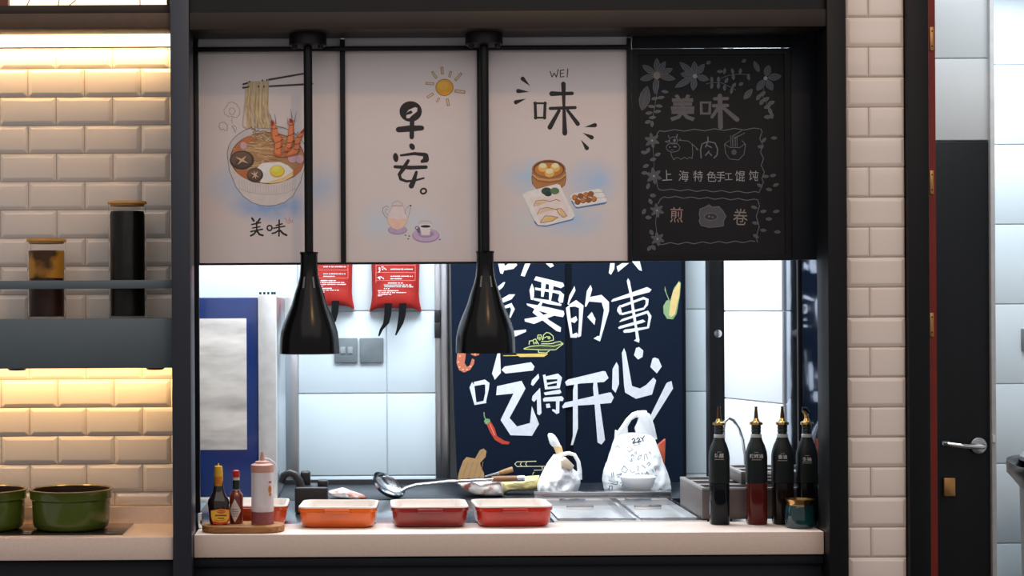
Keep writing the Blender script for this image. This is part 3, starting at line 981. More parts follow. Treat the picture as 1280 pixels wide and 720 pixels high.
for x, y, a_ in ((800, 345, -95), (800, 350, 95), (865, 345, -90), (865, 350, 92), (930, 350, -60), (925, 370, 90), (1000, 395, -50), (1000, 400, 100), (1010, 262, -100), (1010, 262, 85), (1080, 262, -85), (1160, 265, 80), (850, 235, 0), (920, 260, -80)): petal(pr, x, y, a_, 58, 26)
for x, y in ((765, 148), (1120, 130), (1090, 362)): petal(pr, x - 20, y + 10, -30, 45, 30)
pr = nxt(pr)
pr.at(830, 60, 8)
for a_, l_ in ((-75, 115), (-8, 140), (60, 120), (125, 130)): petal(pr, 1015 + math.cos(math.radians(a_)) * 20, 302 + math.sin(math.radians(a_)) * 20, a_, l_, 66)
pr.c(CB).ell(1015, 303, 20)
petal(pr, 950, 240, -115, 120, 45)
petal(pr, 800, 510, -50, 130, 55)
for x, y, a_ in ((925, 520, -55), (960, 480, -40), (990, 530, -30), (960, 570, -60), (1000, 600, -20), (1040, 560, -20), (1050, 600, 70), (1070, 640, 80), (1000, 690, 0)): petal(pr, x, y, a_, 70, 34)
pr.c(CH).stroke([(1000, 400), (985, 480), (1030, 560), (1070, 660)], 4)
pr.at(800, 150, 8)


def flower(pr, x, y, s_, n_=6):
    for i in range(n_):
        petal(pr, x, y, i * 360 / n_ + 20, s_, s_ * .42, lw=3)
    pr.c(CB).ell(x, y, s_ * .12)


pr = nxt(pr)
flower(pr, 120, 205, 78); flower(pr, 138, 560, 85)
for x, y, a_ in ((10, 320, 10), (65, 330, -60), (150, 355, -20), (100, 400, -10), (30, 470, -20), (15, 530, 0), (70, 690, -70), (50, 30, -20), (120, 10, 90)): petal(pr, x, y, a_, 60, 30)
pr.c(CH).stroke([(125, 240), (135, 340), (140, 430), (135, 500)], 4)
pr.at(800, 230, 8)
pr = nxt(pr)
flower(pr, 170, 265, 72); flower(pr, 175, 550, 72)
for x, y, a_ in ((90, 150, 60), (25, 300, -60), (55, 335, 0), (100, 460, 60), (75, 665, -50), (150, 660, -120), (100, 115, 0)): petal(pr, x, y, a_, 58, 32)
pr.c(CH).stroke([(165, 300), (155, 380), (165, 470), (175, 520)], 5)
for x, y, a_ in ((1110, 225, 15), (1200, 280, -10), (1120, 385, 10), (1200, 460, 5), (1130, 505, 30), (1255, 350, 0), (1330, 280, -10), (1340, 480, 0)): petal(pr, x, y, a_, 66, 30, lw=3)
pr = nxt(pr)
pr.at(800, 150, 8)
for x, y, a_ in ((1175, 265, 5), (1220, 225, -50), (1225, 565, 0), (1170, 640, 30), (1300, 560, -10), (1310, 180, 0), (1330, 660, -20), (1260, 690, 10)): petal(pr, x, y, a_, 62, 30, lw=3)
pr.build('chalk_vine', None, bb)['kind'] = 'stuff'
pr = Print(YP, DB)
pr.at(800, 150, 8).c(CH)


def wavy(pr, a_, b_, n_, amp, w_):
    pts = []
    for i in range(n_ * 4 + 1):
        t = i / (n_ * 4)
        pts.append((a_[0] + (b_[0] - a_[0]) * t + (amp * math.sin(i * math.pi / 2) if abs(b_[0] - a_[0]) < abs(b_[1] - a_[1]) else 0),
                    a_[1] + (b_[1] - a_[1]) * t + (amp * math.sin(i * math.pi / 2) if abs(b_[0] - a_[0]) >= abs(b_[1] - a_[1]) else 0)))
    pr.stroke(pts, w_)


wavy(pr, (195, 108), (1190, 88), 5, 9, 7)
pr.stroke([(165, 160), (175, 130), (195, 108)], 7)
wavy(pr, (1205, 85), (1235, 620), 4, 14, 7)
wavy(pr, (190, 695), (1190, 725), 6, 8, 7)
pr.stroke([(165, 600), (175, 670), (190, 695)], 6).stroke([(1235, 620), (1210, 680), (1190, 725)], 6)
pr.at(800, 230, 8)
wavy(pr, (240, 128), (1180, 160), 6, 8, 7)
pr.stroke([(180, 200), (205, 150), (240, 128)], 7)
wavy(pr, (1180, 170), (1175, 580), 2, 16, 7)
wavy(pr, (180, 598), (1150, 575), 6, 9, 7)
# cow, bowl, flower bun
pr.at(800, 150, 8)
pr.c(CH).ring(330, 275, 68, 45, 6).ring(335, 205, 40, 36, 6)
pr.stroke([(250, 215), (285, 225), (290, 205), (250, 215)], 6).stroke([(385, 200), (410, 205), (400, 185)], 6).stroke([(290, 180), (285, 155)], 7).stroke([(365, 175), (372, 145)], 10)
pr.stroke([(410, 205), (480, 210), (520, 240), (528, 320), (520, 385), (495, 372), (470, 390), (445, 372), (410, 395), (380, 375), (350, 380), (340, 400), (315, 360), (308, 322)], 6).stroke([(520, 240), (560, 275), (580, 300), (560, 290)], 7)
pr.ell(297, 272, 8).ell(350, 268, 18, 8).stroke([(310, 298), (335, 300)], 5).ell(345, 205, 14, 16)
pr.stroke([(612, 380), (605, 300), (620, 240), (680, 215), (750, 230), (775, 290), (770, 350), (740, 380)], 12).stroke([(678, 170), (680, 215), (655, 270)], 12).stroke([(665, 250), (715, 275)], 11).stroke([(690, 310), (655, 355)], 11).stroke([(680, 320), (715, 355)], 11)
pr.stroke([(845, 240), (855, 330), (895, 390), (985, 400), (1040, 345), (1055, 240)], 6).stroke([(845, 240), (900, 275), (1000, 275), (1050, 240), (1020, 205)], 6).stroke([(850, 235), (895, 205)], 5)
for i in range(5): pr.stroke([(905 + i * 16, 155 + (i % 2) * 12), (910 + i * 15, 265)], 5)
pr.stroke([(925, 160), (1020, 105)], 6).stroke([(940, 185), (1045, 130)], 6).c(CT).ell(940, 322, 26, 28)
pr.c(CT)
bun = [(590, 300), (600, 250), (660, 225), (690, 205), (720, 232), (790, 225), (830, 270), (860, 325), (835, 370), (835, 420), (760, 430), (690, 435), (610, 415), (590, 370), (600, 340)]
pr.at(800, 230, 8).poly(bun).c(CH).stroke(bun, 6, closed=True).c('#232327').ell(708, 328, 66, 35).c(CH).ring(708, 328, 66, 36, 6).ell(690, 325, 10).ell(725, 332, 9)
pr.build('chalk_drawings', None, bb)
for ch, ox, oy, col_, x, y, s_, r_, ft, sx_ in [(c_, 800, 150, CB, x, y, s_, r_, 0, .9) for c_, x, y, s_, r_ in (('上', 270, 565, 120, -3), ('海', 435, 570, 118, 4), ('特', 580, 570, 116, 3), ('色', 715, 575, 116, 2), ('手', 805, 575, 112, 4), ('工', 885, 572, 92, -2), ('馄', 1000, 570, 116, 3), ('饨', 1135, 565, 112, 5))] + \
        [('美', 790, 60, '#4a4a4f', 505, 620, 270, 0, .035, .9), ('煎', 800, 230, '#7d6a68', 365, 322, 165, 2, 0, .85), ('卷', 800, 230, '#6f6a66', 1003, 345, 180, 2, 0, .85)]:
    pr = Print(YP, DB).at(ox, oy, 8).c(col_).text(ch, x, y, s_, r_, ft, sx=sx_)
    pr.build('chalk_character', None, bb)
pr = Print(YP, DB).at(790, 60, 8).c('#4a4a4f')
pr.stroke([(690, 545), (780, 545), (776, 655), (694, 655)], 34, closed=True)
for l_, w_ in (([(825, 508), (955, 505)], 32), ([(815, 578), (955, 575)], 34), ([(878, 480), (885, 790)], 48), ([(860, 600), (800, 690)], 34), ([(915, 600), (1050, 715)], [34, 48])): pr.stroke(l_, w_)
pr.build('chalk_character', None, bb)
ep = MB().box(PX(989, YP, 200), XM - 0.001, YP, YP + 0.012, zp0, ztop + 0.03).build('end_panel', M['darkpanel'], bevel=0.001)
tag(ep, 'plain dark panel between the blackboard and the black post', 'panel')
tb = MB().box(PX(790, YP, 50), PX(989, YP, 50), YP + 0.002, YP + 0.012, bz1 + 0.003, ztop + 0.03).build('upper_panel', M['darkpanel'], bevel=0.001)
tag(tb, 'dark strip panel above the blackboard', 'panel')

# ------------------------------------------------------------------ hanging lamps
YL = 0.045
kl = (D + YL) / F
M['shade'] = mat('satin_black_shade', '#0a0a0b', 0.21, var=0.1, scale=10, spec=.28)


def lamp():
    x, y = PX(606, YL, 250), YL
    zr = PZ(441, YL, 606)
    def h(v): return zr + (441 - v) * kl
    t = thing('heat_lamp', 'x', 'lamp', (x, y, zr), 'black heat lamps over the counter')
    top = ztop - 0.0005
    MB().lathe(x, y, [(0.046, h(57)), (0.0495, h(56)), (0.0495, top)], 32).build('ceiling_mount', M['black'], t, smooth=True)
    for s_ in (-1, 1):
        MB().lathe(x + s_ * 0.034, y - 0.02, [(0.006, h(61)), (0.007, h(60)), (0.007, h(56.5))], 10).build('mount_bolt', M['black'], t, smooth=True)
    MB().lathe(x, y, [(0.0115, h(318)), (0.0115, h(57.5))], 20).build('rod', M['black'], t, smooth=True)
    MB().lathe(x, y, [(0.0225, h(332)), (0.0225, h(318)), (0.0245, h(314)), (0.012, h(313.5))], 28).build('socket_collar', M['shade'], t, smooth=True)
    prof = [(11, 336), (12, 345), (14.5, 355), (18.2, 365), (22.6, 380), (27.8, 392), (32.6, 404), (35.6, 414), (36.9, 424), (37.3, 434), (37.4, 441)]
    out = [(0.0225, h(331))] + [(r * kl, h(v)) for r, v in prof]
    inn = [(max(r - 0.003, 0.001), z) for r, z in reversed(out)]
    sh = MB().lathe(x, y, out + inn, 48, cap=False).build('shade', M['shade'], t, smooth=True)
    for s_ in (-1, 1):
        q = []
        for zz, w_ in ((345, 0.0022), (359, 0.0026)):
            r = (12.6 if zz == 345 else 16.2) * kl
            for e_ in (-1, 1):
                a = -math.pi / 2 + s_ * 0.42 + e_ * w_ / r
                q.append((x + (r + 0.001) * math.cos(a), y + (r + 0.001) * math.sin(a), h(zz)))
        MB().add(q, [(0, 1, 3, 2)]).build('vent_slot', mat('grey_slot', '#6d6e72', 0.5), sh)
    MB().lathe(x, y, [(0.001, h(436)), (0.02, h(432)), (0.03, h(420)), (0.026, h(405)), (0.014, h(385)), (0.014, h(345))], 24).build('bulb', mat('bulb_glass', '#b8b0a8', 0.2), t, smooth=True)
    return t


l2 = lamp()
l2['label'] = 'black bell heat lamp hanging in front of the navy curtain'
x1_, z1_ = PX(385.8, YL, 250), PZ(442, YL, 386)
copy_tree(l2, (x1_, YL, l2.location.z), 'black bell heat lamp hanging in front of the noodle bowl poster')

# ------------------------------------------------------------------ left niche
zs1, zs0 = PZ(398.5, 0.0, 100), PZ(460.5, 0.0, 100)
sf = thing('shelf', 'blue grey steel shelf with front rail on the tiled wall', 'shelf', (-1.1, 0.12, zs0))
M['shelf'] = mat('blue_grey_shelf', '#56636c', 0.45, metal=0.2, var=0.05, scale=4)
MB().box(-1.75, pl0 - 0.001, 0.0, 0.012, zs0, zs1).build('front_panel', M['shelf'], sf, bevel=0.001)
MB().box(-1.75, pl0 - 0.001, 0.012, YT - 0.002, zs1 - 0.012, zs1 - 0.0005).build('top_board', M['shelf'], sf)
MB().box(-1.75, pl0 - 0.001, 0.012, YT - 0.03, zs0 + 0.02, zs0 + 0.03).build('bottom_board', M['shelf'], sf)
MB().box(-1.75, pl0 - 0.001, 0.0, 0.008, PZ(361, 0, 100), PZ(350.5, 0, 100)).build('rail', M['shelf'], sf, bevel=0.001)
for u in (20, 193):
    MB().lathe(PX(u, 0.03), 0.04, [(0.02, zs0 - 0.006), (0.024, zs0 - 0.003), (0.024, zs0 + 0.019)], 24).build('round_fixing', M['plastic'], sf, smooth=True)
M['led'] = mat('warm_led', '#ffe2a8', 0.5, emit='#ffcd8a', estr=22)
ls = MB().box(-1.7, pl0 - 0.004, YT - 0.085, YT - 0.045, zs0 + 0.008, zs0 + 0.016).build('led_strip', M['led'])
tag(ls, 'warm LED strip hidden under the steel shelf', 'light')
# LED trough above the tiles
lt = thing('led_trough', 'bright warm LED light along the top of the tiled wall', 'light', (-1.1, 0.15, PZ(60, 0.15, 100)))
M['ledtop'] = mat('warm_led_top', '#fff0d0', 0.5, emit='#ffd9a0', estr=3.2)
za, zb = PZ(60, 0.17, 100), PZ(37, 0.17, 100) + 0.015
MB().box(-1.7, pl0 - 0.01, 0.17, 0.2, za + 0.003, zb).build('diffuser', M['ledtop'], lt, bevel=0.003)
MB().box(-1.72, pl0 - 0.008, 0.165, 0.205, za - 0.0015, za + 0.0025).build('lip', M['steel'], lt)
M['ledtop2'] = mat('warm_led_down', '#fff0d0', 0.5, emit='#ffd094', estr=34)
MB().box(-1.7, pl0 - 0.01, 0.212, 0.226, za + 0.01, za + 0.018).build('down_strip', M['ledtop2'], lt)
# lightbox
lb = thing('lightbox', 'lit panel with thin brown branch lines above the beam', 'light panel', (-1.1, 0.02, zb1))
zf = PZ(7.2, 0.0, 100)
M['lbglow'] = mat('lightbox_panel', '#fff6dc', 0.5, emit='#ffeec8', estr=1.3)
MB().box(-1.7, pl0 - 0.012, 0.02, 0.05, zf, 2.7).build('panel', M['lbglow'], lb)
f = MB().box(-1.75, pl0 - 0.002, -0.012, 0.05, zb1 + 0.001, zf)
f.build('bottom_frame', M['frame'], lb, bevel=0.002)
MB().box(pl0 - 0.013, pl0 - 0.002, -0.012, 0.05, zf, 2.75).build('side_frame', M['frame'], lb, bevel=0.002)
MB().box(PX(3, 0.01), PX(13.5, 0.01), -0.006, 0.019, zf, 2.75).build('mullion', mat('brown_mullion', '#6b3420', 0.5), lb)
for l_ in ([(165, 36), (190, -20), (240, -120)], [(358, 36), (370, -30), (360, -140)], [(430, 30), (462, 5), (480, -40), (540, -130)], [(862, 36), (860, -20), (840, -140)]):
    pr = Print(0.02, 1.0).at(0, 0, 4.92).c('#b07038')
    pr.stroke(l_, 6).build('branch_line', None, lb)


def jar(u0, u1, vt, vb, label, lower, upper=None):
    y = 0.125
    k = (D + y) / F
    x, r = PX((u0 + u1) / 2, y, 350), (u1 - u0) / 2 * k
    z0 = zs1 - 0.0002
    H_ = (vb - vt) * k
    t = thing('storage_jar', label, 'jar', (x, y, z0), 'glass jars on the shelf')
    z1 = z0 + H_ - 0.008
    g = [(r * .96, z0), (r, z0 + 0.004), (r, z1)]
    MB().lathe(x, y, g + [(r - 0.002, z1), (r - 0.002, z0 + 0.006), (0.001, z0 + 0.006)], 40, cap=False).add([], []).build('glass_wall', M['glass'], t, smooth=True)
    MB().lathe(x, y, [(r - 0.005, z1 - 0.004), (r - 0.005, z1), (r + 0.001, z1 + 0.0005), (r + 0.002, z1 + 0.003), (r + 0.001, z1 + 0.008)], 40).build('lid', M['wood'], t, smooth=True, label='bamboo lid')
    top = z0 + 0.008 + (H_ - 0.02) * lower[1]
    MB().lathe(x, y, [(r - 0.004, z0 + 0.0075), (r - 0.0035, top - 0.01), (r - 0.006, top)], 40).build('contents', lower[0], t, smooth=True)
    if upper:
        zt = z0 + 0.008 + (H_ - 0.02) * upper[1]
        MB().lathe(x, y, [(r - 0.004, top + 0.0005), (r - 0.0035, zt)], 40).build('liquid', upper[0], t, smooth=True)
    return t


jar(34.5, 82, 298.5, 398, 'short glass jar of amber and brown preserves', (mat('brown_preserve', '#1f0e06', 0.35, color2='#3d1d0a', scale=18, spec=.3), .52), (mat('amber_preserve', '#4a2a08', 0.35, color2='#c98c2c', scale=7, spec=.3, lo=.38, hi=.46), .9))
jar(136, 183, 252, 398, 'tall glass jar filled with black tea leaves', (mat('black_leaves', '#080706', 0.3, color2='#17130e', scale=60, spec=.3), .95))

# hob and pots
hb = MB().box(-1.55, PX(160, 0.13) + (PX(166, .23) - PX(160, .13)), 0.004, 0.222, ZC + 0.0003, ZC + 0.004).build('induction_hob', mat('hob_glass', '#1a1512', 0.08, coat=0.3), bevel=0.001)
hb.location.x += 0
tag(hb, 'flat black glass hob under the green pots', 'hob')
M['green'] = mat('green_enamel', '#48571f', 0.22, var=0.08, scale=6, coat=0.4)
M['potin'] = mat('dark_enamel', '#24140d', 0.4, spec=.3)


def pot():
    y = 0.118
    x = PX(89, y, 640)
    z = ZC + 0.0043
    R = 0.1115
    t = thing('green_pot', 'x', 'pot', (x, y, z), 'green pots on the hob')
    out = [(0.088, z), (0.097, z + 0.006), (0.1015, z + 0.02), (0.1035, z + 0.078), (0.1085, z + 0.082), (0.1095, z + 0.1), (R, z + 0.104)]
    MB().lathe(x, y, [(0.001, z)] + out, 56, cap=False).build('body', M['green'], t, smooth=True)
    MB().lathe(x, y, [(R, z + 0.1042), (R, z + 0.106), (0.1055, z + 0.1068), (0.103, z + 0.104)], 56, cap=False).build('rim', mat('green_rim', '#6a5a2a', 0.2, coat=0.5), t, smooth=True)
    MB().lathe(x, y, [(0.1031, z + 0.104), (0.101, z + 0.08), (0.099, z + 0.02), (0.09, z + 0.01), (0.001, z + 0.009)], 56, cap=False).build('inside', M['potin'], t, smooth=True, label='dark brown inside')
    return t


pA = pot()
pA['label'] = 'round green enamel pot standing whole in view on the hob'
copy_tree(pA, (pA.location.x - 107 * (D + .118) / F, pA.location.y, pA.location.z), 'round green enamel pot cut off by the left photo edge')

# ------------------------------------------------------------------ oven
YO = 0.75
ov = thing('oven', 'blue fronted steel combi oven standing on the worktop', 'oven', (PX(200, YO), YO + .3, ZC))
ox0, ox1 = PX(238, YO) - 0.33, PX(345, YO)
ozt = PZ(371, YO, 290)
oz0 = ZC + 0.0005
M['blue'] = mat('blue_enamel', '#15306c', 0.22, var=0.1, scale=3, coat=0.2)
MB().box(ox0, ox1, YO + 0.05, YO + 0.62, oz0, ozt).build('body', M['steelv'], ov, bevel=0.004)
od = MB().box(ox0, PX(322, YO), YO, YO + 0.048, PZ(621, YO, 290), ozt - 0.002).build('door', M['blue'], ov, bevel=0.004, label='blue enamel door')
a = P(308, 398, YO); c_ = P(308, 562, YO)
MB().box(ox0 + 0.06, a[0], YO - 0.004, YO - 0.0005, c_[1], a[1]).build('window_pane', mat('oven_glass_reflection', '#e4e1dc', 0.35, metal=0.5, var=0.25, scale=5, stretch=(1, 1, 4)), od, bevel=0.001, label='window with a painted silvery reflection')  # pale mottled pane colour stands in for the glass reflection
MB().box(PX(322.5, YO), ox1, YO - 0.006, YO + 0.048, oz0, ozt + 0.006).build('door_column', mat('white_steel', '#dcdcdb', 0.3, metal=0.35), ov, bevel=0.003, label='pale steel column')
MB().box(ox0, PX(322, YO), YO - 0.002, YO + 0.046, oz0, PZ(621.5, YO, 290)).build('bottom_frame', mat('white_steel', '#c9c8c6'), ov, bevel=0.002)
q = MB()
for u in (324, 329, 334, 339, 342):
    xx = PX(u, YO)
    q.box(xx, xx + 0.006, YO + 0.002, YO + 0.02, ozt + 0.006, ozt + 0.014)
q.build('hinge_screws', M['plastic'], ov)
stp = MB().box(PX(357, YB), PX(372, YB), YB - 0.014, YB - 0.001, 0.2, PZ(371, YB)).build('trim_13', M['steelv'], bevel=0.001)
struct(stp, 'narrow steel wall cladding right of the oven')

# ------------------------------------------------------------------ back wall fittings
def blanket(u0, u1, vb, label, mirror):
    y = YB - 0.045
    t = thing('fire_blanket_bag', label, 'fire blanket', (PX((u0 + u1) / 2, y), y, PZ(vb, y)), 'red fire blanket bags on the tiled wall')
    um = (u0 + u1) / 2
    w_ = (u1 - u0) / 2
    rows = [(285, .93), (300, .93), (328, .93), (350, .91), (368, .90), (378, .93), (385, .98), (390, 1.0)]
    vs, fs = [], []
    N = 12
    for j_, (v, s_) in enumerate(rows):
        vv = v + (vb - 390)
        for i in range(N):
            tt = -1 + 2 * i / (N - 1)
            cur = vv - (6 * (1 - tt * tt) ** .5 if j_ == len(rows) - 1 else 0)
            x, z = P(um + tt * w_ * s_, cur, y)
            puff = (0.028 if 0 < j_ < len(rows) - 2 else (0.014 if j_ == len(rows) - 2 else 0.004)) * (1 - abs(tt) ** 4)
            vs.append((x, y + 0.012 - puff, z))
    n0 = len(vs)
    for p_ in list(vs): vs.append((p_[0], YB - 0.003, p_[2]))
    R_ = len(rows)
    for j_ in range(R_ - 1):
        for i in range(N - 1):
            k = j_ * N + i
            fs.append((k, k + 1, k + N + 1, k + N))
            fs.append((n0 + k, n0 + k + N, n0 + k + N + 1, n0 + k + 1))
    for j_ in range(R_ - 1):
        for i in (0, N - 1):
            k = j_ * N + i
            fs.append((k, k + N, n0 + k + N, n0 + k))
    for i in range(N - 1):
        for j_ in (0, R_ - 1):
            k = j_ * N + i
            fs.append((k, k + 1, n0 + k + 1, n0 + k))
    MB().add(vs, fs).build('bag', mat('red_nylon', '#9c1e16', 0.55, var=0.08, scale=20), t, smooth=True, angle=60)
    pp = Print(y - 0.0175, 0.9).at(um - 32, vb - 390 + 320, 8)
    pp.c('#d9807a')
    for yy in (92, 165, 245): pp.stroke([(60, yy), (452, yy)], 3)
    pp.stroke([(60, 70), (60, 265)], 3).stroke([(452, 70), (452, 245)], 3)
    pp.c('#e8dcdc')
    for (cx_, cy_) in ((118, 132), (112, 212)):
        for _ in range(6):
            x, yy = cx_ + random.uniform(-25, 25), cy_ + random.uniform(-22, 22)
            pp.stroke([(x, yy), (x + random.uniform(-22, 22), yy + random.uniform(-14, 14))], 9)
    for yy, a_, b_, w2 in ((132, 205, 430, 12), (203, 205, 425, 11), (228, 205, 320, 11), (270, 180, 330, 12), (290, 140, 420, 10), (308, 145, 430, 10), (326, 140, 200, 10), (348, 80, 290, 13), (366, 85, 360, 9), (384, 80, 215, 9), (398, 80, 120, 8)):
        x = a_
        while x < b_:
            l_ = random.uniform(8, 26)
            pp.stroke([(x, yy), (min(x + l_, b_), yy)], w2 * random.uniform(.6, .9), caps=False)
            x += l_ + random.choice((3, 4, 10))
    pp.build('printed_text', None, t)
    for du, tip, wv in ((-9, (-21, 30), 4.6), (9, (0, 29), 4.6)):
        s0, s1 = um + du, um + du + (tip[0] - du) * .45
        pts = [(s0, vb - 11), (s0 - 1, vb + 4), (s0 - 3, vb + 14), (um + tip[0] + 3, vb + 22), (um + tip[0], vb + tip[1])]
        wi = [wv, wv * .95, wv * .8, wv * .45, 1.0]
        q = MB()
        ring = []
        for (uu, vv), w2 in zip(pts, wi):
            for e_ in (-1, 1):
                x, z = P(uu + e_ * w2, vv, y)
                ring.append((x, y - 0.016, z))
        m_ = len(ring)
        allv = ring + [(p_[0], p_[1] + 0.004, p_[2]) for p_ in ring]
        ff = []
        for i in range(len(pts) - 1):
            k = 2 * i
            ff += [(k, k + 1, k + 3, k + 2), (m_ + k, m_ + k + 2, m_ + k + 3, m_ + k + 1), (k, k + 2, m_ + k + 2, m_ + k), (k + 1, m_ + k + 1, m_ + k + 3, k + 3)]
        ff += [(0, m_, m_ + 1, 1), (m_ - 2, m_ - 1, 2 * m_ - 1, 2 * m_ - 2)]
        q.add(allv, ff).build('pull_strap', mat('black_webbing', '#0c0d10', 0.8, spec=.15), t)
    return t


blanket(462, 527, 390, 'red fire blanket bag showing its whole width, two black straps', 0)
blanket(378, 443, 387, 'red fire blanket bag half hidden behind the first hanging lamp', 0)
for u0, u1, lab, n_ in ((418, 447, 'grey switch plate with two small rocker switches', 2), (449.5, 479.5, 'blank grey plate right of the two-rocker switch', 0)):
    a = P(u0, 422.5, YB); c_ = P(u1, 453, YB)
    t = thing('switch_plate', lab, 'switch', ((a[0] + c_[0]) / 2, YB - .005, c_[1]))
    MB().box(a[0], c_[0], YB - 0.012, YB - 0.0005, c_[1], a[1]).build('plate', mat('grey_plate', '#7c858b'), t, bevel=0.002)
    for k in range(n_):
        x = a[0] + 0.021 + k * 0.026
        MB().box(x, x + 0.018, YB - 0.0155, YB - 0.0115, (a[1] + c_[1]) / 2 - 0.012, (a[1] + c_[1]) / 2 + 0.012).build('rocker', mat('grey_rocker', '#8c959b'), t, bevel=0.001)

# ------------------------------------------------------------------ navy curtain with lettering
YN = 1.6
cu = thing('curtain', 'navy cloth doorway curtain with large white characters', 'curtain', (PX(710, YN), YN, 0.84))
M['navy'] = mat('navy_cloth', '#111b2b', 0.9, spec=.1, var=0.06, scale=250, bump=0.3)
M['navy2'] = mat('dark_navy_cloth', '#0c111a', 0.9, spec=.1, var=0.06, scale=250)  # darker navy for the painted fold shade and the hem
zl, zh = 0.845, 2.2


def cloth(name, pts, m):
    MB().prism(pts, YN, YN + 0.004).build(name, m, cu)


cloth('left_panel', [P(561.5, 300, YN)[:1] + (zh,), (PX(706.5, YN), zh), (PX(706.5, YN), zl), (PX(571.5, YN), zl), P(568, 520, YN), P(565, 430, YN)], M['navy'])
cloth('right_panel', [(PX(714, YN), zh), (PX(852, YN), zh), (PX(853, YN), zl), (PX(716, YN), zl)], M['navy'])
MB().box(PX(700, YN), PX(720, YN), YN + 0.006, YN + 0.01, zl, zh).build('fold_shade_strip', M['navy2'], cu)  # added dark strip, paints the shade of the fold between the panels
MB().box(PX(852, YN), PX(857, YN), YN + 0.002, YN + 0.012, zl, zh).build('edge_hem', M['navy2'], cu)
MB().tube([(PX(545, YN), YN + 0.012, zh + 0.01), (PX(865, YN), YN + 0.012, zh + 0.01)], 0.012, 12).build('curtain_rod', M['steel'], cu, smooth=True)
DN = 0.95
WH = '#cfd2da'
pr = Print(YN, DN).c(WH)


def polys(ox, oy, lst, dy=0):
    pr.at(ox, oy, 8)
    for p_ in lst: pr.poly([(x, y + dy) for x, y in p_])


polys(560, 320, [
    [(490, 20), (545, 20), (568, 100), (620, 64), (680, 58), (692, 90), (655, 128), (560, 145), (548, 180), (522, 172)],
    [(790, 20), (850, 20), (765, 205), (728, 195)], [(915, 20), (1015, 20), (1058, 100), (1025, 117)],
    [(470, 330), (555, 262), (573, 262), (550, 310), (488, 362)], [(515, 440), (610, 385), (672, 383), (635, 432), (530, 475)],
    [(548, 505), (635, 470), (668, 530), (625, 620), (612, 610), (632, 535), (620, 512), (560, 528)],
    [(880, 203), (1150, 268), (1163, 300), (1130, 322), (860, 240)], [(935, 240), (985, 255), (955, 410), (930, 405)], [(1010, 270), (1060, 275), (1030, 450), (1010, 440)],
    [(840, 275), (862, 330), (860, 400), (850, 440), (828, 435), (815, 340)],
    [(870, 315), (1010, 335), (1120, 350), (1160, 385), (1150, 465), (1115, 470), (1100, 440), (1115, 385), (1070, 370), (875, 340)],
    [(860, 420), (1000, 440), (1135, 480), (1130, 500), (1000, 480), (855, 440)],
    [(785, 475), (880, 490), (1010, 515), (1155, 548), (1165, 580), (1150, 612), (1080, 600), (1000, 575), (900, 545), (795, 495)],
    [(930, 455), (945, 470), (905, 545), (1010, 640), (1130, 715), (1125, 760), (1085, 750), (940, 640), (845, 565), (870, 520)],
    [(1080, 590), (1000, 620), (860, 680), (770, 655), (765, 630), (880, 610), (1000, 575)]])
polys(560, 400, [[(650, 108), (780, 95), (780, 118), (660, 170)], [(520, 300), (528, 530), (468, 597), (440, 535), (495, 330)],
                 [(535, 500), (565, 465), (830, 422), (865, 465), (850, 505), (575, 535)]])
polys(560, 480, [
    [(240, -20), (262, 10), (285, 195), (265, 210), (215, 35)], [(258, -20), (370, -45), (415, -10), (385, 5), (350, 5), (262, 20)],
    [(372, 0), (415, -10), (408, 50), (378, 190), (355, 170), (372, 90)], [(265, 210), (275, 185), (375, 165), (385, 190)],
    [(490, 22), (735, -32), (775, 45), (615, 340), (690, 425), (820, 390), (838, 220), (910, 400), (840, 518), (625, 512), (525, 360), (655, 95), (482, 112)],
    [(905, -105), (912, -60), (850, 20), (830, 5), (840, -40)], [(920, 38), (925, 90), (935, 290), (915, 312), (892, 300), (888, 150), (860, 180), (838, 160), (845, 120)],
    [(948, -90), (975, -95), (1000, 50), (970, 55)], [(975, -75), (1100, -105), (1140, -65), (1130, -50), (985, -45)], [(1095, -60), (1140, -65), (1118, 40), (1085, 35)],
    [(990, -12), (1090, -30), (1090, -12), (995, 8)], [(975, 30), (1115, 15), (1118, 42), (975, 55)],
    [(958, 85), (1120, 55), (1135, 85), (1115, 98), (970, 112)], [(948, 150), (965, 135), (1140, 122), (1158, 145), (1148, 170), (955, 175)],
    [(1080, 170), (1115, 170), (1112, 290), (1085, 300), (1040, 265), (1045, 250), (1080, 260)], [(978, 200), (1015, 195), (1025, 235), (985, 240)]])
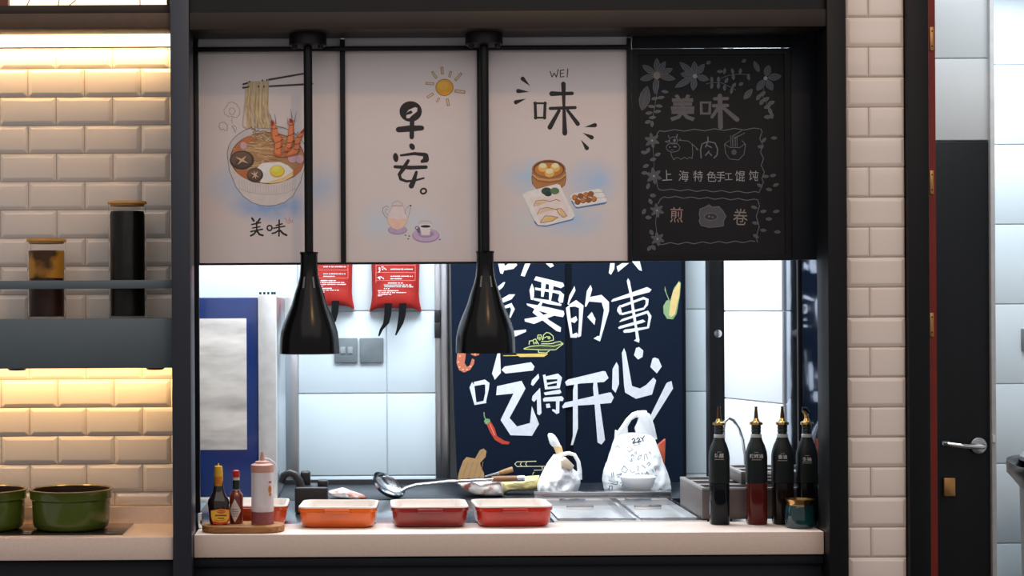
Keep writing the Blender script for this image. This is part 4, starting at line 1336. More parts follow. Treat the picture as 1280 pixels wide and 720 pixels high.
polys(700, 320, [
    [(145, 300), (155, 345), (105, 440), (85, 490), (75, 480), (95, 390)], [(58, 520), (95, 490), (105, 600), (125, 800), (105, 815), (75, 640)],
    [(90, 485), (160, 440), (235, 495), (230, 520), (190, 520), (150, 505), (98, 510)], [(190, 520), (235, 500), (210, 800), (180, 815), (190, 640)],
    [(105, 630), (160, 600), (175, 640), (145, 670), (105, 655)], [(110, 790), (165, 765), (185, 790), (165, 818), (105, 815)],
    [(305, 290), (322, 330), (300, 410), (415, 388), (490, 460), (490, 550), (460, 650), (400, 855), (335, 825), (375, 800), (395, 800), (440, 540), (415, 465), (290, 455), (260, 510), (248, 505), (268, 350)],
    [(318, 560), (355, 630), (345, 690), (272, 610)],
    [(510, 20), (548, 20), (543, 130), (510, 187), (487, 170)], [(565, 105), (690, 30), (705, 58), (580, 160)], [(690, 20), (790, 20), (820, 150), (790, 140)],
    [(680, 222), (698, 250), (715, 340), (740, 500), (770, 700), (795, 840), (790, 868), (740, 845), (760, 830), (745, 700), (720, 560), (700, 400), (668, 250)],
    [(510, 450), (530, 430), (870, 310), (915, 335), (895, 362), (520, 458)], [(575, 520), (600, 488), (605, 510), (620, 570), (600, 590), (570, 550)],
    [(600, 495), (835, 408), (885, 430), (870, 440), (830, 435), (615, 515)], [(855, 420), (887, 430), (880, 490), (840, 535), (835, 515), (855, 480)],
    [(600, 575), (835, 515), (845, 535), (620, 592)], [(590, 658), (620, 630), (880, 545), (915, 600), (890, 720), (870, 715), (885, 610), (870, 575), (600, 660)],
    [(580, 715), (600, 700), (830, 635), (855, 655), (820, 670), (590, 730)], [(630, 750), (650, 735), (890, 705), (890, 722), (700, 765), (640, 768)]])
polys(700, 400, [[(50, 620), (80, 595), (430, 510), (455, 515), (485, 580), (440, 620), (200, 635), (65, 658)], [(565, 420), (585, 460), (590, 640), (555, 728), (520, 690), (525, 490)],
                 [(640, 280), (660, 330), (720, 660), (800, 685), (860, 650), (935, 575), (962, 605), (920, 745), (760, 788), (650, 725), (640, 650), (618, 330)],
                 [(760, 280), (790, 270), (833, 305), (825, 370), (780, 395), (740, 352)], [(925, 385), (948, 375), (985, 390), (1017, 465), (968, 535), (903, 470)]])
polys(700, 480, [[(20, 225), (50, 185), (490, 85), (510, 85), (538, 135), (510, 190), (300, 208), (180, 215), (30, 242)], [(145, -5), (175, -5), (180, 440), (130, 610), (108, 612), (128, 520), (130, 60)],
                 [(335, -20), (370, -20), (385, 100), (450, 560), (415, 605), (375, 585), (345, 200), (330, 40)], [(1115, -30), (1130, 45), (920, 380), (700, 760), (670, 740), (885, 355), (1060, 0), (1072, -15)]])
pr.build('lettering', None, cu)
pr = Print(YN, DN).at(700, 320, 8)
pr.c('#7d9b6c').poly([(1050, 300), (1065, 370), (1100, 450), (1140, 320), (1190, 250), (1208, 270), (1198, 400), (1170, 540), (1165, 580), (1130, 632), (1070, 628), (1035, 570), (1032, 500), (1065, 445), (1085, 440), (1045, 340)])
pr.c('#cdb277').poly([(1190, 260), (1202, 280), (1190, 400), (1150, 580), (1110, 610), (1090, 590), (1105, 460), (1130, 350)])
pr.c('#5d7d58').stroke([(1180, 500), (1165, 570), (1120, 622)], 6)
pr.build('corn_print', None, cu)
pr = Print(YN, DN).at(560, 400, 8).c('#b4654a')
pr.poly([(95, 290), (180, 290), (175, 370), (165, 430), (190, 470), (220, 450), (240, 385), (265, 395), (260, 440), (220, 500), (160, 525), (110, 500), (85, 430)]).poly([(215, 300), (325, 300), (310, 350), (270, 362), (230, 345)])
pr.c('#d9a58c')
for x, y in ((105, 420), (115, 470), (150, 495), (190, 495), (225, 465), (120, 360), (150, 330), (270, 340)): pr.ell(x, y, 10, 7)
pr.build('shrimp_print', None, cu)
pr = Print(YN, DN).at(560, 480, 8)
pr.c('#b23a28').poly([(380, 385), (430, 380), (465, 440), (490, 520), (560, 565), (620, 580), (605, 603), (540, 600), (470, 560), (420, 480)])
pr.c('#d58570').stroke([(418, 400), (440, 450), (465, 510)], 9).c('#6f9a68').poly([(360, 370), (375, 345), (415, 350), (425, 375), (385, 405), (370, 395)]).stroke([(360, 285), (362, 320), (375, 350)], 10)
pr.build('chili_print', None, cu)
pr = Print(YN, DN).at(560, 550, 8)
pr.c('#a8845a').poly([(105, 340), (120, 290), (150, 210), (185, 170), (270, 185), (320, 100), (355, 85), (385, 110), (375, 170), (320, 230), (330, 270), (360, 330), (365, 420), (95, 420)])
pr.c('#8f6c45')
for k in range(4): pr.stroke([(140 + k * 55, 400), (165 + k * 55, 320), (200 + k * 50, 220)], 6)
pr.stroke([(290, 190), (350, 110)], 6)
pr.build('board_print', None, cu)
pr = Print(YN, DN).at(560, 550, 8)
pr.c('#cfc9a0').stroke([(880, 212), (690, 218), (668, 240), (690, 265), (965, 262)], 8).stroke([(735, 220), (722, 245), (742, 265)], 7).stroke([(790, 215), (775, 242), (795, 265)], 7).stroke([(940, 262), (945, 300), (860, 302)], 7).stroke([(860, 320), (845, 345)], 6)
pr.build('fork_print', None, cu)
pr = Print(YN, DN).at(560, 400, 8)
pr.c('#c9ad5c').poly([(680, 338), (985, 335), (1000, 340), (960, 368), (715, 370)]).stroke([(555, 357), (700, 355)], 7)
pr.c('#1c2a26').poly([(760, 285), (830, 255), (1080, 225), (1150, 235), (1080, 295)]).poly([(900, 290), (1020, 295), (980, 340), (900, 330)])
pr.c('#b5c07c')
for l_ in ([(760, 285), (830, 262), (930, 255), (1060, 262), (1150, 235), (1120, 215), (1060, 225)], [(760, 290), (930, 298), (1075, 298), (1150, 240)], [(905, 300), (905, 325), (985, 330), (1020, 300)],
           [(810, 245), (815, 210), (850, 205), (860, 240)], [(850, 200), (875, 190), (905, 240)], [(892, 190), (900, 150), (930, 150), (945, 200)], [(950, 195), (955, 150), (985, 125), (1015, 130), (1050, 160), (1055, 200), (1000, 215), (935, 215)], [(960, 180), (990, 165), (1020, 175)], [(935, 238), (1010, 238), (1060, 232)]): pr.stroke(l_, 8)
pr.c('#8fa05e').ell(1010, 178, 16).ell(915, 185, 14, 20).ell(880, 228, 14, 12)
pr.build('vegetable_print', None, cu)

# ------------------------------------------------------------------ serving trays on the counter
YTr = 0.1
kt = (D + YTr) / F


def roundrect(x, y, w_, d_, r, n=6):
    pts = []
    for cx_, cy_, a0 in ((x + w_ / 2 - r, y + d_ / 2 - r, 0), (x - w_ / 2 + r, y + d_ / 2 - r, 90), (x - w_ / 2 + r, y - d_ / 2 + r, 180), (x + w_ / 2 - r, y - d_ / 2 + r, 270)):
        for i in range(n + 1):
            a_ = math.radians(a0 + 90 * i / n)
            pts.append((cx_ + r * math.cos(a_), cy_ + r * math.sin(a_)))
    return pts


def loft(mb, loops, close_bottom=True, close_top=False):
    n = len(loops[0])
    vs = [p_ for lp in loops for p_ in lp]
    fs = []
    for j_ in range(len(loops) - 1):
        for i in range(n):
            k = (i + 1) % n
            fs.append((j_ * n + i, j_ * n + k, (j_ + 1) * n + k, (j_ + 1) * n + i))
    if close_bottom: fs.append(tuple(range(n - 1, -1, -1)))
    if close_top: fs.append(tuple((len(loops) - 1) * n + i for i in range(n)))
    return mb.add(vs, fs)


def tray(u0, u1, col, label, rot=0.0, dv=0.0):
    w_, d_, h_ = (u1 - u0) * kt, 0.19, 0.058
    x, y = PX((u0 + u1) / 2, YTr, 640), YTr + 0.012 + dv + d_ / 2
    z = ZC + 0.0004
    t = thing('serving_tray', label, 'tray', (x, y, z), 'enamel trays in a row on the counter')
    R_ = Matrix.Rotation(rot, 2)
    def rr(k, rr_, zz):
        out = []
        for a_, b_ in roundrect(0, 0, w_ + k, d_ + k, rr_):
            q_ = R_ @ Vector((a_, b_))
            out.append((x + q_.x, y + q_.y, zz))
        return out
    mb = MB()
    loft(mb, [rr(-0.04, 0.02, z), rr(-0.022, 0.026, z + 0.004), rr(-0.013, 0.03, z + 0.014), rr(-0.007, 0.03, z + 0.042), rr(-0.001, 0.03, z + 0.044), rr(0, 0.03, z + 0.053)])
    m_ = mat('enamel_' + col.lstrip('#'), col, 0.22, var=0.08, scale=9, coat=0.4)
    mb.build('body', m_, t, smooth=True, angle=50)
    mb = MB()
    loft(mb, [rr(0, 0.03, z + 0.0532), rr(-0.002, 0.03, z + 0.0565), rr(-0.014, 0.026, z + 0.0568), rr(-0.018, 0.025, z + 0.053), rr(-0.03, 0.02, z + 0.018), rr(-0.05, 0.015, z + 0.012)], close_bottom=False, close_top=True)
    mb.build('lining', mat('cream_enamel', '#ddd3cb', 0.25, var=0.03), t, smooth=True, angle=50, label='cream white inside')
    mb = MB()
    hx = 0.038
    pts = [(-hx, 0), (-hx + .006, -0.010), (hx - .006, -0.010), (hx, 0)]
    lo = []
    for a_, b_ in pts:
        q_ = R_ @ Vector((a_, -d_ / 2 + 0.001 + b_))
        lo.append((x + q_.x, y + q_.y))
    mb.slab(lo, z + 0.041, z + 0.051).build('handle', m_, t, bevel=0.002)
    return t


tray(263, 358, '#b54016', 'orange red tray half hidden behind the sauce bottles', 0.0, 0.045)
tray(374, 473, '#d4601a', 'bright orange tray, first in full view from the left', -0.06)
tray(489, 587, '#84201b', 'dark red tray between the orange tray and the scarlet tray', 0.0)
tray(594.5, 692, '#ac2414', 'scarlet tray next to the steel bain-marie', 0.03)

# ------------------------------------------------------------------ sauces on the wooden board
sx0, sx1 = PX(252, 0.06, 662), PX(355.5, 0.06, 662)
sb = MB()
sb.slab(roundrect((sx0 + sx1) / 2, 0.078, sx1 - sx0, 0.12, 0.055, 10), ZC + 0.0004, ZC + 0.019)
sbo = sb.build('serving_board', M['boardwood'], bevel=0.005, segs=3)
tag(sbo, 'small oval wooden board under the sauce bottles', 'board')
zB = ZC + 0.0195
YS = 0.075
ks = (D + YS) / F


def zv(v, vb=658.5): return zB + (vb - v) * ks


def diamond_label(mb, x, y, r, dc, hw, zc, hh, m):
    """diamond wrapped on the front of a bottle of radius r"""
    rows_, cols = 12, 10
    vs = []
    for j_ in range(rows_ + 1):
        t_ = -1 + 2 * j_ / rows_
        w_ = hw * (1 - abs(t_)) + 1e-5
        for i in range(cols + 1):
            a_ = -math.pi / 2 + (dc + w_ * (-1 + 2 * i / cols)) / r
            vs.append((x + (r + 0.0006) * math.cos(a_), y + (r + 0.0006) * math.sin(a_), zc + t_ * hh))
    mb.use(m).add(vs, [(j_ * (cols + 1) + i, j_ * (cols + 1) + i + 1, (j_ + 1) * (cols + 1) + i + 1, (j_ + 1) * (cols + 1) + i) for j_ in range(rows_) for i in range(cols)])


x = PX(273.3, YS, 640)
t = thing('seasoning_bottle', 'dark brown sauce bottle with yellow cap and yellow label', 'bottle', (x, YS, zB))
pf = [(10.5, 658.5), (11.4, 656.5), (12.4, 645), (13.6, 633), (13.2, 629), (10, 624), (7.6, 619), (6, 612), (5.6, 604)]
MB().lathe(x, YS, [(r * ks, zv(v)) for r, v in pf], 28, 2.6, .75).build('bottle', mat('brown_glass', '#1d0d07', 0.1, coat=0.6), t, smooth=True)
MB().lathe(x, YS, [(5.7 * ks, zv(611)), (5.7 * ks, zv(599))], 24).build('neck_label', mat('orange_label', '#b8501c', 0.5, color2='#c8912a', scale=25), t, smooth=True)
MB().lathe(x, YS, [(5.3 * ks, zv(599)), (5.6 * ks, zv(596.5)), (4.9 * ks, zv(587)), (4.9 * ks, zv(586.5)), (1.3 * ks, zv(586)), (0.8 * ks, zv(583))], 24).build('cap', mat('yellow_cap', '#d3a62c', 0.4), t, smooth=True, label='yellow cap')
yl = YS - 13.6 * ks * .75 - 0.001
pr = Print(yl, 0.8).at(250, 570, 7.2)
shield = [(95, 490), (190, 472), (265, 482), (268, 560), (250, 605), (190, 618), (120, 612), (98, 560)]
pr.c('#b03a22').poly(shield).c('#d0a431').poly([(100, 495), (190, 478), (260, 487), (262, 555), (240, 590), (180, 598), (115, 585), (102, 545)])
pr.c('#a8281c').ell(192, 500, 42, 17).c('#e0c050').text('MAGGI', 192, 500, 24).c('#6d3a18').stroke([(140, 535), (235, 535)], 12).stroke([(165, 560), (215, 560)], 10).c('#a8281c').stroke([(130, 575), (170, 585), (230, 575)], 5)
pr.build('label_print', None, t)
x = PX(295, YS, 640)
t = thing('hot_sauce_bottle', 'slim red sauce bottle with red cap and white diamond label', 'bottle', (x, YS + 0.012, zB))
ys = YS + 0.012
pf = [(8, 658.5), (8.5, 657), (8.6, 626), (8, 622), (5.4, 619), (4.2, 616)]
MB().lathe(x, ys, [(r * ks, zv(v)) for r, v in pf], 24).build('bottle', mat('red_sauce_glass', '#6d2412', 0.12, coat=0.6, var=.15, scale=8), t, smooth=True)
MB().lathe(x, ys, [(5.2 * ks, zv(620.5)), (4.5 * ks, zv(617)), (4.3 * ks, zv(601))], 20).build('neck', mat('pale_glass', '#b9b4ae', 0.15), t, smooth=True)
MB().lathe(x, ys, [(4.6 * ks, zv(616)), (4.6 * ks, zv(604.5))], 20).build('neck_band', mat('dark_green_band', '#14231a', 0.4), t, smooth=True)
MB().lathe(x, ys, [(4.6 * ks, zv(600.8)), (4.8 * ks, zv(599)), (4.2 * ks, zv(593)), (2.5 * ks, zv(592))], 20).build('cap', mat('red_cap', '#a82020', 0.4), t, smooth=True, label='red cap')
mb = MB()
diamond_label(mb, x, ys, 8.6 * ks, -1.2 * ks, 8 * ks, zv(642), 14.5 * ks, mat('white_label', '#cdbfba', 0.6))
mb.build('diamond_label', None, t)
pr = Print(ys - 8.6 * ks - 0.0012, 0.8).at(250, 570, 7.2).c('#7d6a66')
for i in range(4): pr.stroke([(290 + i * 4, 480 + i * 20), (345 - abs(i - 1.5) * 6, 480 + i * 20)], 6)
pr.build('label_print', None, t)
x = PX(328.3, YS, 640)
t = thing('squeeze_bottle', 'translucent white squeeze bottle with pink sauce at the bottom', 'bottle', (x, YS, zB))
M['squeeze'] = mat('milky_plastic', '#efe8ea', 0.35, trans=0.35, ior=1.2, var=.03)
MB().lathe(x, YS, [(13.2 * ks, zv(658.5)), (14 * ks, zv(657)), (14.1 * ks, zv(592))], 32).build('body', M['squeeze'], t, smooth=True)
MB().lathe(x, YS, [(14.2 * ks, zv(658)), (14.2 * ks, zv(643))], 32).build('sauce', mat('pink_sauce', '#8a4a4c', 0.4, var=.08), t, smooth=True)
MB().lathe(x, YS, [(14.3 * ks, zv(594)), (14.3 * ks, zv(585)), (9.5 * ks, zv(583)), (9, zv(580)) if False else (9 * ks, zv(581)), (3.2 * ks, zv(579.5)), (1.6 * ks, zv(569))], 28).build('cap', mat('pink_cap', '#cf9a8c', 0.4, trans=.2), t, smooth=True, label='pinkish nozzle cap')
MB().tube([(P(331, 573, YS)[0], YS, P(331, 573, YS)[1])] + [(P(u, v, YS)[0], YS, P(u, v, YS)[1]) for u, v in ((337, 574), (343, 578), (345.5, 584), (345, 590), (341, 594))], 0.0016, 8).build('cap_tether', mat('white_plastic', '#e4e2e4', 0.4), t, smooth=True)
pr = Print(YS - 14.2 * ks, 0.8).at(250, 570, 7.2).c('#b3722e').ell(628, 300, 14, 34).ell(632, 345, 10, 18).c('#b0503a').ell(630, 235, 14, 10)
pr.build('sauce_stain', None, t)

# ------------------------------------------------------------------ bain-marie
bm0, bm1 = PX(692, 0.24, 650), PX(846, 0.24, 640)
y0, y1 = 0.224, 0.79
t = thing('bain_marie', 'stainless bain-marie with two lidded wells next to the scarlet tray', 'bain-marie', ((bm0 + bm1) / 2, 0.5, ZC - 0.12))
xm = PX(781, 0.5, 640)
mb = MB()
zt_ = ZC + 0.003
wy0, wy1 = 0.262, 0.72
wells = ((bm0 + 0.02, xm - 0.012), (xm + 0.012, bm1 + 0.06))
bm1 += 0.08
mb.box(bm0, bm1, y0, wy0, ZC - 0.03, zt_).box(bm0, bm1, wy1, y1, ZC - 0.03, zt_)
mb.box(bm0, wells[0][0], wy0, wy1, ZC - 0.03, zt_).box(wells[0][1], wells[1][0], wy0, wy1, ZC - 0.03, zt_).box(wells[1][1], bm1, wy0, wy1, ZC - 0.03, zt_)
mb.build('rim_frame', M['steel'], t)
MB().box(bm0, bm1 - 0.075, y0 + 0.01, y1 - 0.01, 0.0, ZC - 0.032).build('cabinet', M['steelv'], t)
for a, b_ in wells:
    za = ZC - 0.012
    wl = MB().box(a, b_, wy0, wy1, ZC - 0.028, za).build('lid', mat('lid_steel', '#e6e8ea', 0.33, metal=0.85, var=.04, scale=20), t)
    MB().box((a + b_) / 2 - 0.04, (a + b_) / 2 + 0.04, wy1 - 0.1, wy1 - 0.085, za, za + 0.012).build('lid_handle', M['chrome'], wl, bevel=0.002)
    q = MB()
    e = 0.006
    zr = zt_ + 0.0005
    q.box(a - e, b_ + e, wy0 - e, wy0, zr, zr + 0.003).box(a - e, b_ + e, wy1, wy1 + e, zr, zr + 0.006).box(a - e, a, wy0, wy1, zr, zr + 0.003).box(b_, b_ + e, wy0, wy1, zr, zr + 0.003)
    q.build('pan_rim', M['chrome'], wl)
MB().box(bm0, bm1, y1 - 0.03, y1, zt_, zt_ + 0.022).build('back_ledge', M['steel'], t, bevel=0.003)

# ------------------------------------------------------------------ taupe boxes
M['taupe'] = mat('taupe_laminate', '#584f4e', 0.45, var=0.08, scale=40, stretch=(1, 1, .15))


def bin_box(label, x0, x1, y0, y1, z0, z1, slots):
    t = thing('cutlery_box', label, 'box', ((x0 + x1) / 2, (y0 + y1) / 2, z0), 'taupe boxes behind the oil bottles')
    MB().box(x0, x1, y0, y1, z0, z1 - 0.006).build('body', M['taupe'], t, bevel=0.003)
    q = MB()
    q.box(x0, x1, y0, y0 + 0.012, z1 - 0.006, z1).box(x0, x1, y1 - 0.012, y1, z1 - 0.006, z1).box(x0, x0 + 0.012, y0 + .012, y1 - .012, z1 - 0.006, z1).box(x1 - 0.012, x1, y0 + .012, y1 - .012, z1 - 0.006, z1)
    for k in range(1, slots):
        yy = y0 + (y1 - y0) * k / slots
        q.box(x0 + .012, x1 - .012, yy - 0.015, yy + 0.015, z1 - 0.006, z1)
    q.build('top_rim', mat('taupe_rim', '#85807f', 0.35), t)
    MB().box(x0 + 0.012, x1 - 0.012, y0 + 0.012, y1 - 0.012, z1 - 0.0061, z1 - 0.0045).build('slot_shade', M['plastic'], t, label='black sheet standing for the shade in the slots')  # box is solid, black sheet paints the dark inside of the openings
    return t


xa = PX(877, 0.24, 630)
zt1 = PZ(610, 0.24, 880)
bin_box('long taupe box standing behind the oil bottles', xa, 1.236, 0.235, 0.56, ZC + 0.004, zt1, 3)
b2 = bin_box('smaller taupe box stacked on the long taupe box', 1.062, 1.228, 0.33, 0.545, zt1 + 0.0005, zt1 + 0.035, 2)
for k in range(3):
    MB().box(PX(957.5, .33), PX(967, .33), 0.327, 0.331, zt1 + 0.010 + k * 0.009, zt1 + 0.014 + k * 0.009).build('white_slat', mat('white_plastic', '#e4e2e4'), b2)

# faucet
yf = 0.66
fx, fz = PX(932, yf), ZC
t = thing('faucet', 'slim chrome gooseneck faucet behind the oil bottles', 'faucet', (1.1, yf, ZC))
pts = [(932.5, 640), (932.5, 600), (931.5, 570), (929, 550), (924, 535), (917, 525), (911, 522.5), (906, 527), (904.5, 536), (904.5, 548)]
xz = [P(u, v, yf) for u, v in pts]
MB().tube([(a, yf, b_) for a, b_ in [(xz[0][0], ZC + 0.004)] + xz[1:]], 0.0052, 12).build('spout', M['chrome'], t, smooth=True)
MB().lathe(xz[0][0], yf, [(0.016, ZC + 0.0035), (0.016, ZC + 0.012), (0.009, ZC + 0.02), (0.007, ZC + 0.05)], 20).build('base', M['chrome'], t, smooth=True)

# ------------------------------------------------------------------ oil bottles
YO2 = 0.165
kb = (D + YO2) / F


def oil(u0, u1, vtop, liquid, label, text, bent=False, vl=572, lw=None):
    x, hw = PX((u0 + u1) / 2, YO2, 600), (u1 - u0) / 2 * kb
    y = YO2
    z = ZC + 0.0004
    vb = 654.0
    def h(v): return z + (vb - v) * kb
    t = thing('oil_bottle', label, 'bottle', (x, y, z), 'oil bottles at the end of the counter')
    MB().lathe(x, y, [(hw * .9, z), (hw * .96, z + 0.003), (hw * .96, h(602.5))], 36, 3.2).build('base_glass', liquid, t, smooth=True)
    MB().lathe(x, y, [(hw * .97, h(602)), (hw, h(600)), (hw, h(570)), (hw * .95, h(564)), (hw * .78, h(556)), (hw * .58, h(550)), (hw * .50, h(546))], 36, 3.0).build('sleeve', mat('green_black_sleeve', '#131b1c', 0.42, var=.05, spec=.25), t, smooth=True, label='dark green label sleeve')
    MB().lathe(x, y, [(hw * .5, h(546)), (hw * .52, h(542.5)), (hw * .46, h(542))], 28).build('glass_lip', mat('pale_lip', '#a8b0b0', 0.1), t, smooth=True)
    MB().lathe(x, y, [(hw * .43, h(542)), (hw * .45, h(530))], 28).build('stopper', M['oil'], t, smooth=True)
    for v in (539, 535):
        MB().lathe(x, y, [(hw * .44, h(v)), (hw * .48, h(v - 1)), (hw * .44, h(v - 2))], 28).build('stopper_ring', M['black'], t, smooth=True)
    MB().lathe(x, y, [(hw * .4, h(531.5)), (hw * .62, h(530)), (hw * .62, h(527.5)), (hw * .35, h(526)), (hw * .2, h(522))], 28).build('pourer_flange', M['gold'], t, smooth=True, label='gold flange')
    if bent:
        MB().tube([(x, y, h(524)), (x, y, h(519)), (x - 2.5 * kb, y, h(515)), (x - 5 * kb, y, h(513))], [0.0065, 0.006, 0.005, 0.004], 12).build('spout', M['gold'], t, smooth=True, label='bent gold spout')
        MB().tube([(x - 6 * kb, y - .002, h(510.5)), (x - 1 * kb, y - .002, h(510.5)), (x + 3 * kb, y, h(516))], [0.004, 0.005, 0.003], 8).build('flap', M['oil'], t, smooth=True)
    else:
        MB().tube([(x, y, h(524)), (x, y, h(516)), (x, y, h(vtop))], [0.0062, 0.005, 0.0034], 12).build('spout', mat('dark_bronze', '#5a4026', 0.25, metal=0.9), t, smooth=True, label='slim dark bronze spout')
        MB().lathe(x, y, [(0.0036, h(vtop)), (0.0044, h(vtop - .3)), (0.0044, h(vtop - 1.5))], 10).build('spout_tip', M['oil'], t, smooth=True)
    pr = Print(y - hw - 0.0008, 0.6).at((u0 + u1) / 2, vl, 8)
    pr.c('#9a9a9a').text(text, 0, 0, 46, 0, .01).c('#6d6f70').stroke([(-46, 34), (46, 34)], 6).stroke([(-20, -40), (20, -40)], 5)
    pr.build('label_print', None, t)
    return t


dk = mat('soy_liquid', '#0b0f15', 0.1, spec=.25)
oil(886.5, 911.5, 509, dk, 'oil bottle standing apart, first from the left, blue-black base', '陈醋', vl=570)
oil(932.5, 958.5, 509, mat('chili_liquid', '#4a1510', 0.12, spec=.3, var=.2, scale=9), 'oil bottle with translucent red brown liquid in its base', '辣椒油', vl=570.5)
oil(965, 991.5, 509, mat('sesame_liquid', '#130f0d', 0.12, spec=.25), 'oil bottle directly behind the left side of the teal jar', '香油', vl=571.5)
oil(996, 1021.5, 512, mat('soy_liquid2', '#0d0e0f', 0.12, spec=.25), 'oil bottle with bent gold spout beside the black post', '生抽', bent=True, vl=574.5)
# teal jar
yj = 0.083
x = PX(999.8, yj, 640)
kj = (D + yj) / F
z = ZC + 0.0004
t = thing('candle_jar', 'small glossy teal jar with a gold rim', 'jar', (x, yj, z))
MB().lathe(x, yj, [(16 * kj, z), (17.6 * kj, z + .003), (18.4 * kj, z + .02), (18.2 * kj, z + .048), (16.5 * kj, z + .06)], 40).build('body', mat('teal_glaze', '#0e3236', 0.08, coat=.7, var=.2, scale=12), t, smooth=True)
MB().lathe(x, yj, [(16.4 * kj, z + .06), (16.2 * kj, z + .066), (18.2 * kj, z + .074), (18.2 * kj, z + .0755), (15.5 * kj, z + .0755), (15 * kj, z + .066)], 40).build('rim', M['gold'], t, smooth=True, label='gold rim')

# ------------------------------------------------------------------ rear worktop things
ZR = ZC + 0.0004
YR = 0.87


def blob(name, label, cat, poly_uv, y, depth, m, bulge=0.35, seed=1, group=None, cells=(16, 8)):
    """soft packet: outline in photo px given as top and bottom edge lists, real depth"""
    rnd = random.Random(seed)
    top, bot = poly_uv
    def ed(l_, t_):
        f_ = t_ * (len(l_) - 1)
        i = min(int(f_), len(l_) - 2)
        g = f_ - i
        return (l_[i][0] * (1 - g) + l_[i + 1][0] * g, l_[i][1] * (1 - g) + l_[i + 1][1] * g)
    nx_, ny_ = cells
    vs, fs = [], []
    for side in (-1, 1):
        for j_ in range(ny_ + 1):
            for i in range(nx_ + 1):
                a_, b_ = ed(top, i / nx_), ed(bot, i / nx_)
                g = j_ / ny_
                x, z = P(a_[0] * (1 - g) + b_[0] * g, a_[1] * (1 - g) + b_[1] * g, y)
                e_ = max(0, 1 - (2 * i / nx_ - 1) ** 4) ** .5 * max(0, 1 - (2 * g - 1) ** 4 * (1 if g < .5 else .55)) ** .5
                wr = 1 + .10 * (rnd.random() - .5)
                vs.append((x, y + side * depth / 2 * (e_ * wr + 0.02), max(z, ZR)))
    n_ = (nx_ + 1) * (ny_ + 1)
    for s_ in (0, 1):
        for j_ in range(ny_):
            for i in range(nx_):
                k = s_ * n_ + j_ * (nx_ + 1) + i
                q_ = (k, k + 1, k + nx_ + 2, k + nx_ + 1)
                fs.append(q_ if s_ == 0 else q_[::-1])
    brd = [i for i in range(nx_ + 1)] + [j_ * (nx_ + 1) + nx_ for j_ in range(1, ny_ + 1)] + [ny_ * (nx_ + 1) + i for i in range(nx_ - 1, -1, -1)] + [j_ * (nx_ + 1) for j_ in range(ny_ - 1, 0, -1)]
    for a_, b_ in zip(brd, brd[1:] + brd[:1]): fs.append((a_, a_ + n_, b_ + n_, b_))
    mb = MB().add(vs, fs)
    return mb, m


# appliance
ya = 0.5
t = thing('sandwich_press', 'black plastic appliance with two upright grips behind the orange tray', 'appliance', (PX(389, ya), ya, ZC))
a = P(369, 607, ya); c_ = P(410, 636, ya)
MB().box(a[0], c_[0], ya - 0.05, ya + 0.08, ZC + 0.0004, a[1]).build('body', M['plastic'], t, bevel=0.006, segs=3)
for u0, u1, v0 in ((374, 386.5, 590), (396, 409, 599)):
    MB().box(PX(u0, ya), PX(u1, ya), ya - 0.03 + (u0 < 390) * .04, ya + 0.01 + (u0 < 390) * .04, a[1] - 0.004, PZ(v0, ya, 390)).build('grip', M['plastic'], t, bevel=0.006, segs=3)
MB().tube([(P(u, v, ya)[0], ya - .01, P(u, v, ya)[1]) for u, v in ((352, 603), (355, 594), (362, 590.5), (369, 593), (374, 601), (377, 612))], [0.009, .011, .011, .012, .013, .014], 12).build('curved_handle', M['plastic'], t, smooth=True)

# food packets
M['wrap'] = mat('pink_wrap', '#cfc6c4', 0.3, color2='#b0705f', scale=28, lo=.5, hi=.62)
mb, m_ = blob('packet', '', '', ([(410, 614), (418, 612), (428, 609), (440, 614), (457, 620)], [(410, 617), (420, 620), (435, 622), (446, 623), (458, 622)]), 0.85, 0.09, M['wrap'], seed=3)
o = mb.build('food_wrapper', m_, smooth=True)
tag(o, 'crumpled pink and white wrapper beside the black appliance', 'wrapper')
M['meat'] = mat('meat_packet', '#d5cfcb', 0.25, color2='#a5634f', scale=30, lo=.52, hi=.66)
mb, m_ = blob('packet', '', '', ([(572, 604), (580, 602), (588, 598), (598, 603), (612, 600), (622, 599), (628, 602)], [(573, 606), (584, 614), (594, 617), (606, 618), (618, 618), (627, 618), (629, 617)]), 0.9, 0.12, M['meat'], seed=5)
o = mb.build('meat_packet', m_, smooth=True)
tag(o, 'clear packet with pinkish meat under the ladle handle', 'packet')
M['yel'] = mat('yellow_packet', '#d8cf9a', 0.35, color2='#c8b878', scale=20)
mb, m_ = blob('packet', '', '', ([(626, 602), (635, 600), (648, 597), (660, 595), (674, 594)], [(629, 617), (634, 613), (648, 612), (660, 612), (675, 609)]), 0.965, 0.1, M['yel'], seed=8)
o = mb.build('yellow_packet', m_, smooth=True)
tag(o, 'pale yellow packet between the meat packet and the small bag', 'packet')
zmin = min((o.matrix_basis @ v.co).z for v in o.data.vertices)
o.location.z -= zmin - ZR
# small knife handle
yk = 1.03
a, b_ = P(641, 586.5, yk), P(624, 591.5, yk)
e_ = P(606, 596, yk)
t = thing('small_knife', 'small wooden handled knife lying behind the ladle grip', 'knife', (a[0], yk, ZC))
MB().tube([(a[0], yk, a[1]), ((a[0] + b_[0]) / 2, yk, (a[1] + b_[1]) / 2), (b_[0], yk, b_[1])], [.009, .0085, .006], 10).build('handle', mat('knife_wood', '#a07a52', 0.5, color2='#7d5a38', scale=40), t, smooth=True)
MB().tube([(b_[0], yk, b_[1]), (e_[0], yk, e_[1])], [.005, .003], 6, .3).build('blade', M['steel'], t, smooth=True)

